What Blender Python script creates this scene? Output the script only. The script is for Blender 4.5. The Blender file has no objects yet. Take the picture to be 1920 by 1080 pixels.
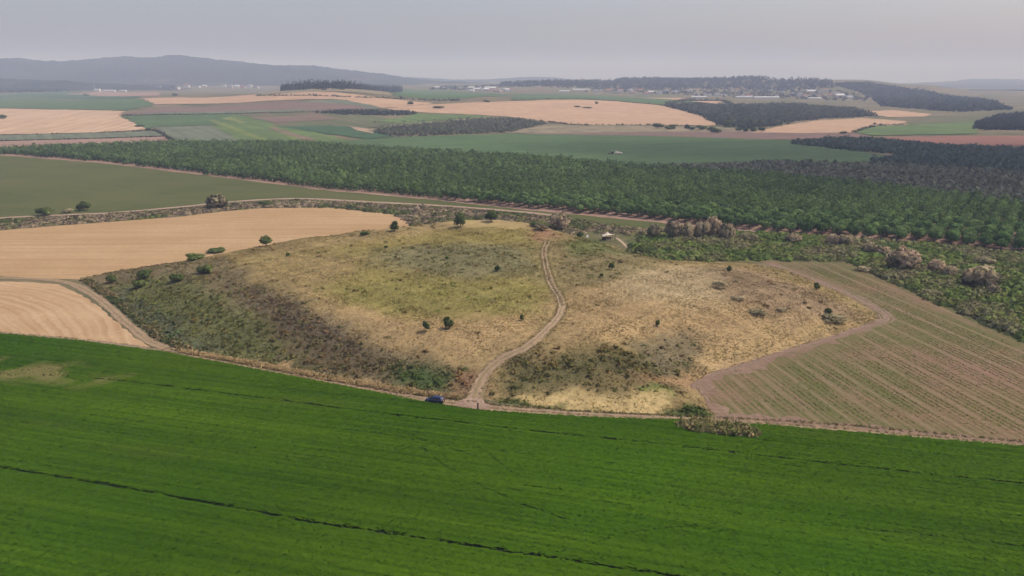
import bpy, math, random
import numpy as np
from mathutils import Vector, geometry as mgeo

R = math.radians
rng = np.random.default_rng(7)
random.seed(7)
SC = bpy.context.scene
COL = SC.collection

# ------------------------------------------------------------------ camera
CAM_H = 68.0
FPX = 1478.0                      # focal length in pixels of a 1920 wide frame
PITCH = math.atan((540 - 148) / FPX)
cam_d = bpy.data.cameras.new('camera')
cam = bpy.data.objects.new('camera', cam_d)
COL.objects.link(cam)
cam.location = (0, 0, CAM_H)
cam.rotation_euler = (math.pi / 2 - PITCH, 0, 0)
cam_d.sensor_width = 36
cam_d.lens = 36 * FPX / 1920
cam_d.clip_start = 0.5
cam_d.clip_end = 60000
SC.camera = cam

# ------------------------------------------------------------------ sky, sun, exposure
SUN_EL, SUN_AZ = 55.0, 78.0       # azimuth clockwise from the view direction (+Y): to the right, a little ahead
w = bpy.data.worlds.new('World')
SC.world = w
w.use_nodes = True
wn = w.node_tree
sky = wn.nodes.new('ShaderNodeTexSky')
sky.sky_type = 'NISHITA'
sky.sun_disc = False
sky.sun_elevation = R(SUN_EL)
sky.sun_rotation = R(SUN_AZ)
sky.altitude = 100
sky.air_density = 0.9
sky.dust_density = 4.0
sky.ozone_density = 1.0
bg = wn.nodes['Background']
tint = wn.nodes.new('ShaderNodeMix')
tint.data_type, tint.blend_type = 'RGBA', 'MULTIPLY'
tint.inputs[0].default_value = 1.0
tint.inputs[7].default_value = (1.03, 0.985, 1.04, 1)      # the dusty air of that day leans to lilac
wn.links.new(sky.outputs[0], tint.inputs[6])
wn.links.new(tint.outputs[2], bg.inputs[0])
bg.inputs[1].default_value = 0.15
sun_d = bpy.data.lights.new('sun', 'SUN')
sun_d.energy = 2.3
sun_d.angle = R(0.6)
sun_d.color = (1.0, 0.935, 0.86)
sun = bpy.data.objects.new('sun', sun_d)
COL.objects.link(sun)
sdir = Vector((math.sin(R(SUN_AZ)) * math.cos(R(SUN_EL)), math.cos(R(SUN_AZ)) * math.cos(R(SUN_EL)), math.sin(R(SUN_EL))))
sun.rotation_euler = sdir.to_track_quat('Z', 'Y').to_euler()
sun.location = (300, 200, 500)
HAZE_DENSITY = 0.000185
SC.view_settings.view_transform = 'Standard'
SC.view_settings.look = 'None'
SC.view_settings.exposure = -0.02
SC.view_settings.gamma = 1.0
SC.cycles.use_denoising = True
SC.cycles.max_bounces = 5
SC.cycles.diffuse_bounces = 3
SC.cycles.transmission_bounces = 4
SC.cycles.transparent_max_bounces = 6
SC.cycles.volume_bounces = 1
SC.cycles.caustics_reflective = False
SC.cycles.caustics_refractive = False

# ------------------------------------------------------------------ terrain heights
CP, SP = math.cos(PITCH), math.sin(PITCH)

def ray(px, py):
    a, b = (px - 960) / FPX, -(py - 540) / FPX
    return np.array((a, CP + b * SP, -SP + b * CP))

def flat(px, py, z=0.0):
    d = ray(px, py)
    t = (z - CAM_H) / d[2]
    return (d[0] * t, d[1] * t)

def hnoise(x, y, s, seed=0.0):
    """cheap smooth pseudo noise, about -1..1"""
    x = x / s + seed * 1.7
    y = y / s - seed * 2.3
    return (np.sin(x * 1.0 + 1.3 * np.sin(y * 0.9 + seed)) + np.sin(y * 1.13 + 1.7 * np.sin(x * 0.77 + 2.1 * seed))
            + 0.6 * np.sin(2.1 * x + 1.9 * y + seed) + 0.5 * np.sin(3.3 * x - 2.7 * y + 3 * seed)) / 2.6

# rolling country: height by bearing (x/y slope) and distance
YK = np.array([0, 850, 1050, 1300, 1550, 1800, 2150, 2600, 3200, 3800, 4600, 6000, 20000], float)
TAB = {
    -1.30: [0, 0, 3, 8, 9, 10, 10, 10, 14, 20, 34, 40, 40],
    -0.585: [0, 0, 2.5, 7, 9, 10, 10, 10, 14, 20, 34, 40, 40],
    -0.40: [0, 0, 3, 10, 17, 24, 24, 20, 17, 20, 30, 40, 40],
    -0.22: [0, 0, 4, 13, 28, 46, 38, 24, 20, 22, 28, 35, 40],
    -0.08: [0, 0, 2.5, 6, 19, 28, 25, 22, 24, 30, 34, 38, 40],
    0.05: [0, 0, 0.6, 3, 16, 25, 20, 22, 32, 44, 44, 40, 40],
    0.17: [0, 0, 0.6, 2, 10, 18, 17, 18, 28, 54, 54, 44, 40],
    0.30: [0, 0, 0.4, 1.5, 6, 9, 10, 12, 28, 62, 44, 14, 0],
    0.42: [0, 0, 0, 0.5, 1, 2, 3, 12, 46, 66, 40, 10, 0],
    0.50: [0, 0, 0, 0, 0, 1, 2, 6, 34, 42, 20, 4, 0],
    0.58: [0, 0, 0, 0, 0, 1, 2, 3, 10, 10, 6, 3, 0],
    0.68: [0, 0, 0, 0, 2, 2, 2, 3, 4, 4, 4, 3, 0],
    1.30: [0, 0, 0, 2, 6, 8, 6, 5, 4, 4, 4, 3, 0],
}
UK = np.array(sorted(TAB))
HK = np.array([TAB[u] for u in UK], float)

def base_h(x, y):
    x = np.asarray(x, float)
    y = np.asarray(y, float)
    yy = np.maximum(y, 1.0)
    u = np.clip(x / yy, UK[0], UK[-1] - 1e-6)
    i = np.clip(np.searchsorted(UK, u, 'right') - 1, 0, len(UK) - 2)
    fu = (u - UK[i]) / (UK[i + 1] - UK[i])
    fu = fu * fu * (3 - 2 * fu)
    yc = np.clip(yy, 0, YK[-1] - 1)
    j = np.clip(np.searchsorted(YK, yc, 'right') - 1, 0, len(YK) - 2)
    fy = (yc - YK[j]) / (YK[j + 1] - YK[j])

    def prof(k):
        h0, h1 = HK[k, j], HK[k, j + 1]
        dm = (HK[k, j + 1] - HK[k, j]) / (YK[j + 1] - YK[j])
        jp, jn = np.maximum(j - 1, 0), np.minimum(j + 2, len(YK) - 1)
        s0 = (HK[k, j + 1] - HK[k, jp]) / (YK[j + 1] - YK[jp])
        s1 = (HK[k, jn] - HK[k, j]) / (YK[jn] - YK[j])
        L = YK[j + 1] - YK[j]
        t2, t3 = fy * fy, fy ** 3
        h = (2 * t3 - 3 * t2 + 1) * h0 + (t3 - 2 * t2 + fy) * L * s0 + (3 * t2 - 2 * t3) * h1 + (t3 - t2) * L * s1
        return h
    h = prof(i) * (1 - fu) + prof(i + 1) * fu
    far = np.clip((y - 950) / 700, 0, 1)
    return np.maximum(h, 0) + far * (1.2 * hnoise(x, y, 170, 1.0) + 0.8) + np.clip((y - 2700) / 600, 0, 1) * np.clip((5200 - y) / 800, 0, 1) * 4.5 * hnoise(x, y, 150, 7.0)

# the mound (an old settlement hill): base outline on the flat, heights inside
MB_PX = [(150, 522), (205, 558), (240, 590), (290, 632), (345, 655), (430, 672), (520, 692), (640, 718), (760, 735), (860, 744),
         (905, 750), (960, 758), (1040, 768), (1180, 776), (1340, 781), (1322, 745), (1298, 722), (1330, 702), (1400, 681), (1480, 655),
         (1560, 631), (1630, 606), (1652, 597), (1640, 582), (1600, 560), (1530, 528), (1470, 505), (1410, 494), (1330, 490), (1250, 486),
         (1190, 476), (1150, 461), (1060, 443), (960, 434), (860, 434), (770, 440), (690, 449), (600, 458), (500, 468), (400, 481), (320, 493), (230, 506)]
MB = np.array([flat(*p) for p in MB_PX])

def seg_dist(X, Y, P, closed=True):
    X = np.asarray(X, float)
    Y = np.asarray(Y, float)
    best = np.full(X.shape, 1e18)
    n = len(P)
    for k in range(n if closed else n - 1):
        ax, ay = P[k]
        bx, by = P[(k + 1) % n]
        dx, dy = bx - ax, by - ay
        L2 = dx * dx + dy * dy + 1e-9
        t = np.clip(((X - ax) * dx + (Y - ay) * dy) / L2, 0, 1)
        d = (X - ax - t * dx) ** 2 + (Y - ay - t * dy) ** 2
        best = np.minimum(best, d)
    return np.sqrt(best)

def inside(X, Y, P):
    X = np.asarray(X, float)
    Y = np.asarray(Y, float)
    res = np.zeros(X.shape, bool)
    n = len(P)
    for k in range(n):
        ax, ay = P[k]
        bx, by = P[(k + 1) % n]
        if ay == by:
            continue
        c = ((ay > Y) != (by > Y)) & (X < (bx - ax) * (Y - ay) / (by - ay) + ax)
        res ^= c
    return res

def signed(X, Y, P):
    d = seg_dist(X, Y, P)
    return np.where(inside(X, Y, P), d, -d)

def mound_h(X, Y, noise=True):
    X = np.asarray(X, float)
    Y = np.asarray(Y, float)
    d = signed(X, Y, MB)
    dx = X + 12
    hp = 9.6 - np.where(dx < 0, 3.4 * (dx / 100) ** 2, 4.6 * (dx / 112) ** 2) - np.clip(325 - Y, -20, 180) * 0.013
    hp = hp - 3.2 * np.clip((X - 5) / 50, 0, 1) * np.clip((Y - 235) / 55, 0, 1)
    hp = np.maximum(hp, 2.2)
    t = np.clip(d / 27.0, 0, 1)
    s = 0.65 * (t * t * (3 - 2 * t)) + 0.35 * (1 - (1 - t) ** 2.1)
    h = hp * s
    if noise:
        h = h + np.clip(d / 12, 0, 1) * (0.45 * hnoise(X, Y, 9, 2.0) + 0.22 * hnoise(X, Y, 3.3, 5.0))
    return np.where(d > 0, np.maximum(h, 0.02), -0.5)

def ter(X, Y):
    return np.maximum(base_h(X, Y), mound_h(X, Y))

TS = np.concatenate([np.linspace(60, 420, 500), np.geomspace(421, 12000, 900)])

def G(px, py):
    """the point of the terrain that stands at this place of the photograph"""
    d = ray(px, py)
    t = TS
    X, Y, Z = d[0] * t, d[1] * t, CAM_H + d[2] * t
    h = ter(X, Y) if Y[0] < 340 else base_h(X, Y)
    b = np.nonzero(Z <= h)[0]
    if len(b) == 0:
        k = len(t) - 1
        return (X[k], Y[k], float(h[k]))
    k = max(b[0], 1)
    a0, a1 = Z[k - 1] - h[k - 1], Z[k] - h[k]
    f = a0 / (a0 - a1 + 1e-12)
    tt = t[k - 1] + f * (t[k] - t[k - 1])
    x, y = d[0] * tt, d[1] * tt
    return (x, y, float(ter(np.array([x]), np.array([y]))[0]))

def GP(pts):
    return np.array([G(*p)[:2] for p in pts])

def mpp(y):
    """metres that one photo pixel covers at distance y"""
    return y / FPX

# ------------------------------------------------------------------ tagging and mesh helpers
def tag(o, label=None, cat=None, group=None, kind=None):
    if label: o['label'] = label
    if cat: o['category'] = cat
    if group: o['group'] = group
    if kind: o['kind'] = kind
    return o

def link(name, me, mat=None, parent=None):
    o = bpy.data.objects.new(name, me)
    COL.objects.link(o)
    if mat is not None and me is not None and len(me.materials) == 0:
        me.materials.append(mat)
    if parent is not None:
        o.parent = parent
    return o

def mesh_np(name, V, F, col=None, smooth=False, nrm=None):
    """V (n,3), F (m,3 or 4) numpy; col (n,3) point colours"""
    V = np.ascontiguousarray(V, np.float32)
    F = np.ascontiguousarray(F, np.int32)
    me = bpy.data.meshes.new(name)
    me.vertices.add(len(V))
    me.vertices.foreach_set('co', V.ravel())
    m, k = F.shape
    me.loops.add(m * k)
    me.loops.foreach_set('vertex_index', F.ravel())
    me.polygons.add(m)
    me.polygons.foreach_set('loop_start', np.arange(0, m * k, k, dtype=np.int32))
    me.polygons.foreach_set('loop_total', np.full(m, k, np.int32))
    if smooth:
        me.polygons.foreach_set('use_smooth', np.ones(m, bool))
    if col is not None:
        a = me.attributes.new('Col', 'FLOAT_COLOR', 'POINT')
        c = np.ones((len(V), 4), np.float32)
        c[:, :3] = col
        a.data.foreach_set('color', c.ravel())
    if nrm is not None:
        a = me.attributes.new('Nrm', 'FLOAT_VECTOR', 'POINT')
        a.data.foreach_set('vector', np.ascontiguousarray(nrm, np.float32).ravel())
    me.update(calc_edges=True)
    me.validate()
    return me

def mesh_py(name, V, F, smooth=False):
    me = bpy.data.meshes.new(name)
    me.from_pydata([tuple(v) for v in V], [], [tuple(f) for f in F])
    if smooth:
        for p in me.polygons: p.use_smooth = True
    me.update()
    return me

def empty(name, loc, rz=0.0, scale=(1, 1, 1)):
    o = bpy.data.objects.new(name, None)
    COL.objects.link(o)
    o.location = loc
    o.rotation_euler = (0, 0, rz)
    o.scale = scale
    o.empty_display_size = 0.3
    return o

class MB_:
    """collects boxes, tubes and prisms into one mesh"""
    def __init__(self):
        self.V, self.F = [], []
    def add(self, V, F):
        b = len(self.V)
        self.V += [tuple(v) for v in V]
        self.F += [tuple(i + b for i in f) for f in F]
        return self
    def box(self, c, s, rz=0.0):
        x, y, z = s[0] / 2, s[1] / 2, s[2] / 2
        P = [(-x, -y, -z), (x, -y, -z), (x, y, -z), (-x, y, -z), (-x, -y, z), (x, -y, z), (x, y, z), (-x, y, z)]
        ca, sa = math.cos(rz), math.sin(rz)
        P = [(c[0] + p[0] * ca - p[1] * sa, c[1] + p[0] * sa + p[1] * ca, c[2] + p[2]) for p in P]
        return self.add(P, [(0, 3, 2, 1), (4, 5, 6, 7), (0, 1, 5, 4), (1, 2, 6, 5), (2, 3, 7, 6), (3, 0, 4, 7)])
    def tube(self, pts, rad, n=8):
        rings = []
        for k, p in enumerate(pts):
            p = Vector(p)
            a = Vector(pts[max(k - 1, 0)])
            b = Vector(pts[min(k + 1, len(pts) - 1)])
            d = (b - a).normalized()
            u = d.orthogonal().normalized()
            v = d.cross(u)
            r = rad[k] if hasattr(rad, '__len__') else rad
            rings.append([p + (u * math.cos(2 * math.pi * i / n) + v * math.sin(2 * math.pi * i / n)) * r for i in range(n)])
        V = [v for r_ in rings for v in r_]
        F = []
        for k in range(len(pts) - 1):
            for i in range(n):
                F.append((k * n + i, k * n + (i + 1) % n, (k + 1) * n + (i + 1) % n, (k + 1) * n + i))
        F.append(tuple(range(n - 1, -1, -1)))
        F.append(tuple((len(pts) - 1) * n + i for i in range(n)))
        return self.add(V, F)
    def build(self, name, mat, parent=None, smooth=False):
        return link(name, mesh_py(name, self.V, self.F, smooth), mat, parent)

# ------------------------------------------------------------------ materials
def new_mat(name):
    m = bpy.data.materials.new(name)
    m.use_nodes = True
    nt = m.node_tree
    b = nt.nodes['Principled BSDF']
    b.inputs['Roughness'].default_value = 0.95
    b.inputs['Specular IOR Level'].default_value = 0.08
    return m, nt, b

def nd(nt, t, **kw):
    n = nt.nodes.new(t)
    for k, v in kw.items(): setattr(n, k, v)
    return n

def noise_node(nt, vec, scale, detail=4, rough=0.6):
    n = nd(nt, 'ShaderNodeTexNoise')
    n.inputs['Scale'].default_value = scale
    n.inputs['Detail'].default_value = detail
    n.inputs['Roughness'].default_value = rough
    nt.links.new(vec, n.inputs['Vector'])
    return n.outputs['Fac']

def maprange(nt, v, a, b, c=0.0, d=1.0):
    n = nd(nt, 'ShaderNodeMapRange')
    for i, x in zip((1, 2, 3, 4), (a, b, c, d)): n.inputs[i].default_value = x
    nt.links.new(v, n.inputs[0])
    return n.outputs[0]

def mixc(nt, f, a, b, mode='MIX'):
    n = nd(nt, 'ShaderNodeMix', data_type='RGBA', blend_type=mode)
    if isinstance(f, (int, float)): n.inputs[0].default_value = f
    else: nt.links.new(f, n.inputs[0])
    for s, x in ((6, a), (7, b)):
        if isinstance(x, tuple): n.inputs[s].default_value = (*x, 1)
        else: nt.links.new(x, n.inputs[s])
    return n.outputs[2]

def ground_mat(name, c1, c2, patch=0.02, fine=0.6, streak=None, c3=None, bump=0.4, vcol=False, fine_amt=0.35, streak_amt=0.5, mottle=None):
    """patches of c1/c2; streak = (angle, across spacing, length) gives tilled streaks of c3"""
    m, nt, b = new_mat(name)
    pos = nd(nt, 'ShaderNodeNewGeometry').outputs['Position']
    if vcol:
        at = nd(nt, 'ShaderNodeAttribute', attribute_name='Col')
        col = at.outputs['Color']
    else:
        col = mixc(nt, maprange(nt, noise_node(nt, pos, patch, 5, 0.62), 0.38, 0.62), c1, c2)
    if mottle:
        f = maprange(nt, noise_node(nt, pos, mottle[0], 4, 0.7), mottle[2], mottle[2] + 0.12)
        f2 = nd(nt, 'ShaderNodeMath', operation='MULTIPLY')
        nt.links.new(f, f2.inputs[0])
        f2.inputs[1].default_value = mottle[3] if len(mottle) > 3 else 0.7
        col = mixc(nt, f2.outputs[0], col, mottle[1])
    if streak and streak[0] == 'radial':
        vs = nd(nt, 'ShaderNodeVectorMath', operation='DISTANCE')
        nt.links.new(pos, vs.inputs[0])
        vs.inputs[1].default_value = (streak[1][0], streak[1][1], 0)
        wob = nd(nt, 'ShaderNodeMath', operation='MULTIPLY_ADD')
        nt.links.new(noise_node(nt, pos, 0.03, 2), wob.inputs[0])
        wob.inputs[1].default_value = 8.0
        nt.links.new(vs.outputs['Value'], wob.inputs[2])
        cx = nd(nt, 'ShaderNodeCombineXYZ')
        sc = nd(nt, 'ShaderNodeMath', operation='DIVIDE')
        nt.links.new(wob.outputs[0], sc.inputs[0])
        sc.inputs[1].default_value = streak[2]
        nt.links.new(sc.outputs[0], cx.inputs[0])
        s_ = maprange(nt, noise_node(nt, cx.outputs[0], 1.0, 2, 0.5), 0.42, 0.62, 0.0, streak_amt)
        col = mixc(nt, s_, col, c3 or c2)
    elif streak:
        mp = nd(nt, 'ShaderNodeMapping')
        mp.inputs['Rotation'].default_value = (0, 0, -streak[0])
        mp2 = nd(nt, 'ShaderNodeMapping')
        mp2.inputs['Scale'].default_value = (1.0 / streak[2], 1.0 / streak[1], 0.02)
        nt.links.new(pos, mp.inputs[0])
        nt.links.new(mp.outputs[0], mp2.inputs[0])
        s = maprange(nt, noise_node(nt, mp2.outputs[0], 1.0, 3, 0.55), 0.42, 0.62, 0.0, streak_amt)
        col = mixc(nt, s, col, c3 or c2)
    fn = noise_node(nt, pos, fine, 5, 0.7)
    v = maprange(nt, fn, 0.25, 0.75, 1 - fine_amt, 1 + fine_amt)
    vm = nd(nt, 'ShaderNodeMix', data_type='RGBA', blend_type='MULTIPLY')
    vm.inputs[0].default_value = 1.0
    nt.links.new(col, vm.inputs[6])
    cc = nd(nt, 'ShaderNodeCombineColor')
    for i in range(3): nt.links.new(v, cc.inputs[i])
    nt.links.new(cc.outputs[0], vm.inputs[7])
    nt.links.new(vm.outputs[2], b.inputs['Base Color'])
    if bump:
        bp = nd(nt, 'ShaderNodeBump')
        bp.inputs['Strength'].default_value = bump
        bp.inputs['Distance'].default_value = 0.5 / fine
        nt.links.new(fn, bp.inputs['Height'])
        nt.links.new(bp.outputs[0], b.inputs['Normal'])
    return m

def leaf_mat(name, transl=0.25, vary=0.32, use_col=True, c=(0.06, 0.1, 0.03), up=None):
    m, nt, b = new_mat(name)
    if use_col:
        col = nd(nt, 'ShaderNodeAttribute', attribute_name='Col').outputs['Color']
    else:
        rgb = nd(nt, 'ShaderNodeRGB')
        rgb.outputs[0].default_value = (*c, 1)
        col = rgb.outputs[0]
    oi = nd(nt, 'ShaderNodeObjectInfo')
    hs = nd(nt, 'ShaderNodeHueSaturation')
    nt.links.new(maprange(nt, oi.outputs['Random'], 0, 1, 1 - vary, 1 + vary), hs.inputs['Value'])
    nt.links.new(maprange(nt, oi.outputs['Random'], 0, 1, 0.515, 0.485), hs.inputs['Hue'])
    nt.links.new(col, hs.inputs['Color'])
    d = nd(nt, 'ShaderNodeBsdfDiffuse')
    t = nd(nt, 'ShaderNodeBsdfTranslucent')
    mx = nd(nt, 'ShaderNodeMixShader')
    mx.inputs[0].default_value = transl
    nt.links.new(hs.outputs[0], d.inputs[0])
    nt.links.new(hs.outputs[0], t.inputs[0])
    # soft foliage normals: the leaf's own normal eased towards the plant's outward direction
    gn = nd(nt, 'ShaderNodeNewGeometry').outputs['Normal']
    if up is None:
        an = nd(nt, 'ShaderNodeAttribute', attribute_name='Nrm')
        vt = nd(nt, 'ShaderNodeVectorTransform', vector_type='NORMAL', convert_from='OBJECT', convert_to='WORLD')
        nt.links.new(an.outputs['Vector'], vt.inputs[0])
        tgt, f = vt.outputs[0], 0.7
    else:
        cv = nd(nt, 'ShaderNodeCombineXYZ')
        cv.inputs[2].default_value = 1.0
        tgt, f = cv.outputs[0], up
    mv = nd(nt, 'ShaderNodeMix', data_type='VECTOR')
    mv.inputs[0].default_value = f
    nt.links.new(gn, mv.inputs[4]); nt.links.new(tgt, mv.inputs[5])
    nv = nd(nt, 'ShaderNodeVectorMath', operation='NORMALIZE')
    nt.links.new(mv.outputs[1], nv.inputs[0])
    nt.links.new(nv.outputs[0], d.inputs['Normal'])
    nt.links.new(d.outputs[0], mx.inputs[1])
    nt.links.new(t.outputs[0], mx.inputs[2])
    nt.links.new(mx.outputs[0], nt.nodes['Material Output'].inputs[0])
    return m

def plain_mat(name, c, rough=0.7, metal=0.0, spec=0.3, coat=0.0, var=0.12, scale=3.0):
    m, nt, b = new_mat(name)
    b.inputs['Roughness'].default_value = rough
    b.inputs['Metallic'].default_value = metal
    b.inputs['Specular IOR Level'].default_value = spec
    b.inputs['Coat Weight'].default_value = coat
    tc = nd(nt, 'ShaderNodeTexCoord').outputs['Object']
    f = noise_node(nt, tc, scale, 4, 0.6)
    lo = tuple(x * (1 - var) for x in c)
    hi = tuple(min(1, x * (1 + var)) for x in c)
    nt.links.new(mixc(nt, f, lo, hi), b.inputs['Base Color'])
    return m

M_LEAF = leaf_mat('leaves')
M_FARLEAF = leaf_mat('far_leaves', 0.15)
M_GRASS = leaf_mat('grass_blades', 0.15, 0.0, up=0.88)
M_PLUME = leaf_mat('plumes', 0.42, 0.15)
M_CROP = leaf_mat('crop_leaves', 0.12, 0.0, up=0.93)
M_BARK = plain_mat('bark', (0.10, 0.075, 0.055), 0.95)

# ------------------------------------------------------------------ ground sheet
def build_ground():
    ys = np.concatenate([np.linspace(-900, 800, 40), np.geomspace(820, 16500, 200)])
    us = np.sort(np.concatenate([np.linspace(-0.85, 0.85, 260), np.linspace(-1.5, -0.87, 16), np.linspace(0.87, 1.5, 16)]))
    Yg, Ug = np.meshgrid(ys, us, indexing='ij')
    Xg = Ug * (Yg + 1500)
    Z = base_h(Xg, Yg)
    V = np.stack([Xg, Yg, Z], -1).reshape(-1, 3)
    n, m = len(ys), len(us)
    i = np.arange(n * m).reshape(n, m)
    F = np.stack([i[:-1, :-1], i[:-1, 1:], i[1:, 1:], i[1:, :-1]], -1).reshape(-1, 4)
    mat = ground_mat('country_ground', (0.13, 0.125, 0.055), (0.21, 0.16, 0.09), 0.004, 0.05, bump=0.0,
                     mottle=(0.011, (0.05, 0.075, 0.035), 0.52))
    o = link('ground', mesh_np('ground', V, F, smooth=True), mat)
    tag(o, kind='structure')
build_ground()

# ------------------------------------------------------------------ draped sheets (fields, soil, water's edge)
def densify(P, step_f, jit_f, seed):
    rg = np.random.default_rng(seed)
    out = []
    n = len(P)
    for k in range(n):
        a, b = P[k], P[(k + 1) % n]
        L = math.hypot(*(b - a))
        dist = max(80, min(abs(a[1]), abs(b[1])))
        st = max(1.0, dist * step_f)
        q = max(1, int(L / st))
        nrm = np.array((-(b - a)[1], (b - a)[0])) / (L + 1e-9)
        for i in range(q):
            p = a + (b - a) * i / q
            j = rg.normal() * min(abs(p[1]), 2500) * jit_f
            out.append(p + nrm * j)
    return np.array(out)

def drape_mesh(name, P, off, grid, hf, colf=None):
    lo, hi = P.min(0), P.max(0)
    pts = P
    if grid:
        gx = np.arange(lo[0], hi[0], grid)
        gy = np.arange(lo[1], hi[1], grid)
        if len(gx) * len(gy) > 60000:
            k = math.sqrt(len(gx) * len(gy) / 60000)
            gx = np.arange(lo[0], hi[0], grid * k)
            gy = np.arange(lo[1], hi[1], grid * k)
        A, B = np.meshgrid(gx, gy)
        A = A.ravel() + 0.01 * np.sin(B.ravel())
        B = B.ravel()
        s = signed(A, B, P)
        keep = s > grid * 0.35
        pts = np.vstack([P, np.stack([A[keep], B[keep]], -1)])
    n = len(P)
    edges = [(i, (i + 1) % n) for i in range(n)]
    v2, _, f2, *_ = mgeo.delaunay_2d_cdt([Vector((float(p[0]), float(p[1]))) for p in pts], edges, [], 1, 1e-4)
    XY = np.array([(v.x, v.y) for v in v2])
    Z = hf(XY[:, 0], XY[:, 1]) + off
    V = np.column_stack([XY, Z])
    F = np.array([f for f in f2 if len(f) == 3], np.int32)
    a, b, c = V[F[:, 0], :2], V[F[:, 1], :2], V[F[:, 2], :2]
    ar = (b[:, 0] - a[:, 0]) * (c[:, 1] - a[:, 1]) - (b[:, 1] - a[:, 1]) * (c[:, 0] - a[:, 0])
    F[ar < 0] = F[ar < 0][:, ::-1]
    col = colf(XY[:, 0], XY[:, 1]) if colf else None
    return mesh_np(name, V, F, col, smooth=True)

_k = [0]
def field(name, px, mat, lift=None, jit=0.0012, hf=base_h, world=None):
    P = GP(px) if world is None else np.array(world)
    far = P[:, 1].min() > 830 or P[:, 1].max() > 1000
    _k[0] += 1
    P = densify(P, 0.012, jit * (1.6 if far else 1.0), 100 + _k[0])
    if far:
        grid = 18.0
        off = 0.3 + 0.018 * _k[0] if lift is None else lift
    else:
        grid = 0
        off = 0.012 + 0.006 * _k[0] if lift is None else lift
    o = link(name, drape_mesh(name, P, off, grid, hf), mat)
    tag(o, kind='structure')
    return o, P

GREEN_CROP = (0.045, 0.115, 0.012)
# directions of tillage, read off the ground
def bearing(p, q):
    a, b = np.array(flat(*p)), np.array(flat(*q))
    return math.atan2(b[1] - a[1], b[0] - a[0])

CROP_ANG = bearing((0, 878), (1050, 1050))
ROW_ANG = bearing((1480, 628), (1740, 790))

def circle3(a, b, c):
    ax, ay = a; bx, by = b; cx, cy = c
    d = 2 * (ax * (by - cy) + bx * (cy - ay) + cx * (ay - by))
    ux = ((ax ** 2 + ay ** 2) * (by - cy) + (bx ** 2 + by ** 2) * (cy - ay) + (cx ** 2 + cy ** 2) * (ay - by)) / d
    uy = ((ax ** 2 + ay ** 2) * (cx - bx) + (bx ** 2 + by ** 2) * (ax - cx) + (cx ** 2 + cy ** 2) * (bx - ax)) / d
    return (ux, uy)
SWEEP = circle3(flat(20, 536), flat(130, 560), flat(215, 640))
m_crop = ground_mat('crop_floor', (0.034, 0.060, 0.010), (0.046, 0.072, 0.014), 0.05, 1.6, (CROP_ANG, 1.6, 70), (0.05, 0.085, 0.016), 0.5, streak_amt=0.5)  # soil coloured dark green: shade under the crop is put into the colour
m_stub = ground_mat('stubble', (0.43, 0.275, 0.135), (0.50, 0.335, 0.175), 0.02, 0.5, (R(2), 3.0, 120), (0.38, 0.245, 0.115), 0.2, fine_amt=0.12, streak_amt=0.75)
m_stub2 = ground_mat('stubble_swept', (0.40, 0.25, 0.125), (0.48, 0.32, 0.17), 0.035, 0.6, ('radial', SWEEP, 1.6), (0.56, 0.40, 0.23), 0.25, fine_amt=0.14, streak_amt=0.6)
m_olive = ground_mat('young_green', (0.082, 0.098, 0.026), (0.105, 0.115, 0.034), 0.018, 0.5, (R(-28), 3.0, 90), (0.12, 0.12, 0.045), 0.15, fine_amt=0.12, mottle=(0.012, (0.15, 0.125, 0.06), 0.56, 0.6))
m_redsoil = ground_mat('red_soil', (0.29, 0.18, 0.125), (0.38, 0.25, 0.175), 0.06, 0.6, bump=0.3, fine_amt=0.25)
m_track = ground_mat('track_dust', (0.30, 0.20, 0.135), (0.40, 0.285, 0.20), 0.15, 0.9, bump=0.4, fine_amt=0.25)
m_wadi = ground_mat('wadi_growth', (0.10, 0.115, 0.036), (0.16, 0.135, 0.06), 0.05, 0.35, bump=0.6, mottle=(0.12, (0.2, 0.155, 0.095), 0.56), fine_amt=0.4)
m_rows = ground_mat('seedling_soil', (0.245, 0.145, 0.09), (0.19, 0.125, 0.062), 0.03, 1.0, (ROW_ANG, 0.9, 45), (0.27, 0.17, 0.11), 0.4, fine_amt=0.22, streak_amt=0.7,
                    mottle=(0.022, (0.105, 0.12, 0.032), 0.43, 0.75))

def add_rows(mat, ang, period, phase, width, colr, amt):
    nt = mat.node_tree
    b = nt.nodes['Principled BSDF']
    src = b.inputs['Base Color'].links[0].from_socket
    pos = nd(nt, 'ShaderNodeNewGeometry').outputs['Position']
    dt = nd(nt, 'ShaderNodeVectorMath', operation='DOT_PRODUCT')
    nt.links.new(pos, dt.inputs[0])
    dt.inputs[1].default_value = (-math.sin(ang), math.cos(ang), 0)
    wob = nd(nt, 'ShaderNodeMath', operation='MULTIPLY_ADD')
    nt.links.new(noise_node(nt, pos, 0.15, 2), wob.inputs[0])
    wob.inputs[1].default_value = 0.5
    nt.links.new(dt.outputs['Value'], wob.inputs[2])
    pp = nd(nt, 'ShaderNodeMath', operation='SUBTRACT')
    nt.links.new(wob.outputs[0], pp.inputs[0]); pp.inputs[1].default_value = phase + 0.25
    pg = nd(nt, 'ShaderNodeMath', operation='PINGPONG')
    nt.links.new(pp.outputs[0], pg.inputs[0]); pg.inputs[1].default_value = period / 2
    f = maprange(nt, pg.outputs[0], width * 0.4, width, amt, 0.0)
    g = nd(nt, 'ShaderNodeMath', operation='MULTIPLY')
    nt.links.new(f, g.inputs[0])
    nt.links.new(maprange(nt, noise_node(nt, pos, 0.06, 4), 0.35, 0.55), g.inputs[1])
    nt.links.new(mixc(nt, g.outputs[0], src, colr), b.inputs['Base Color'])
add_rows(m_rows, ROW_ANG, 1.35, -420.0, 0.48, (0.115, 0.125, 0.036), 0.7)
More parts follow.
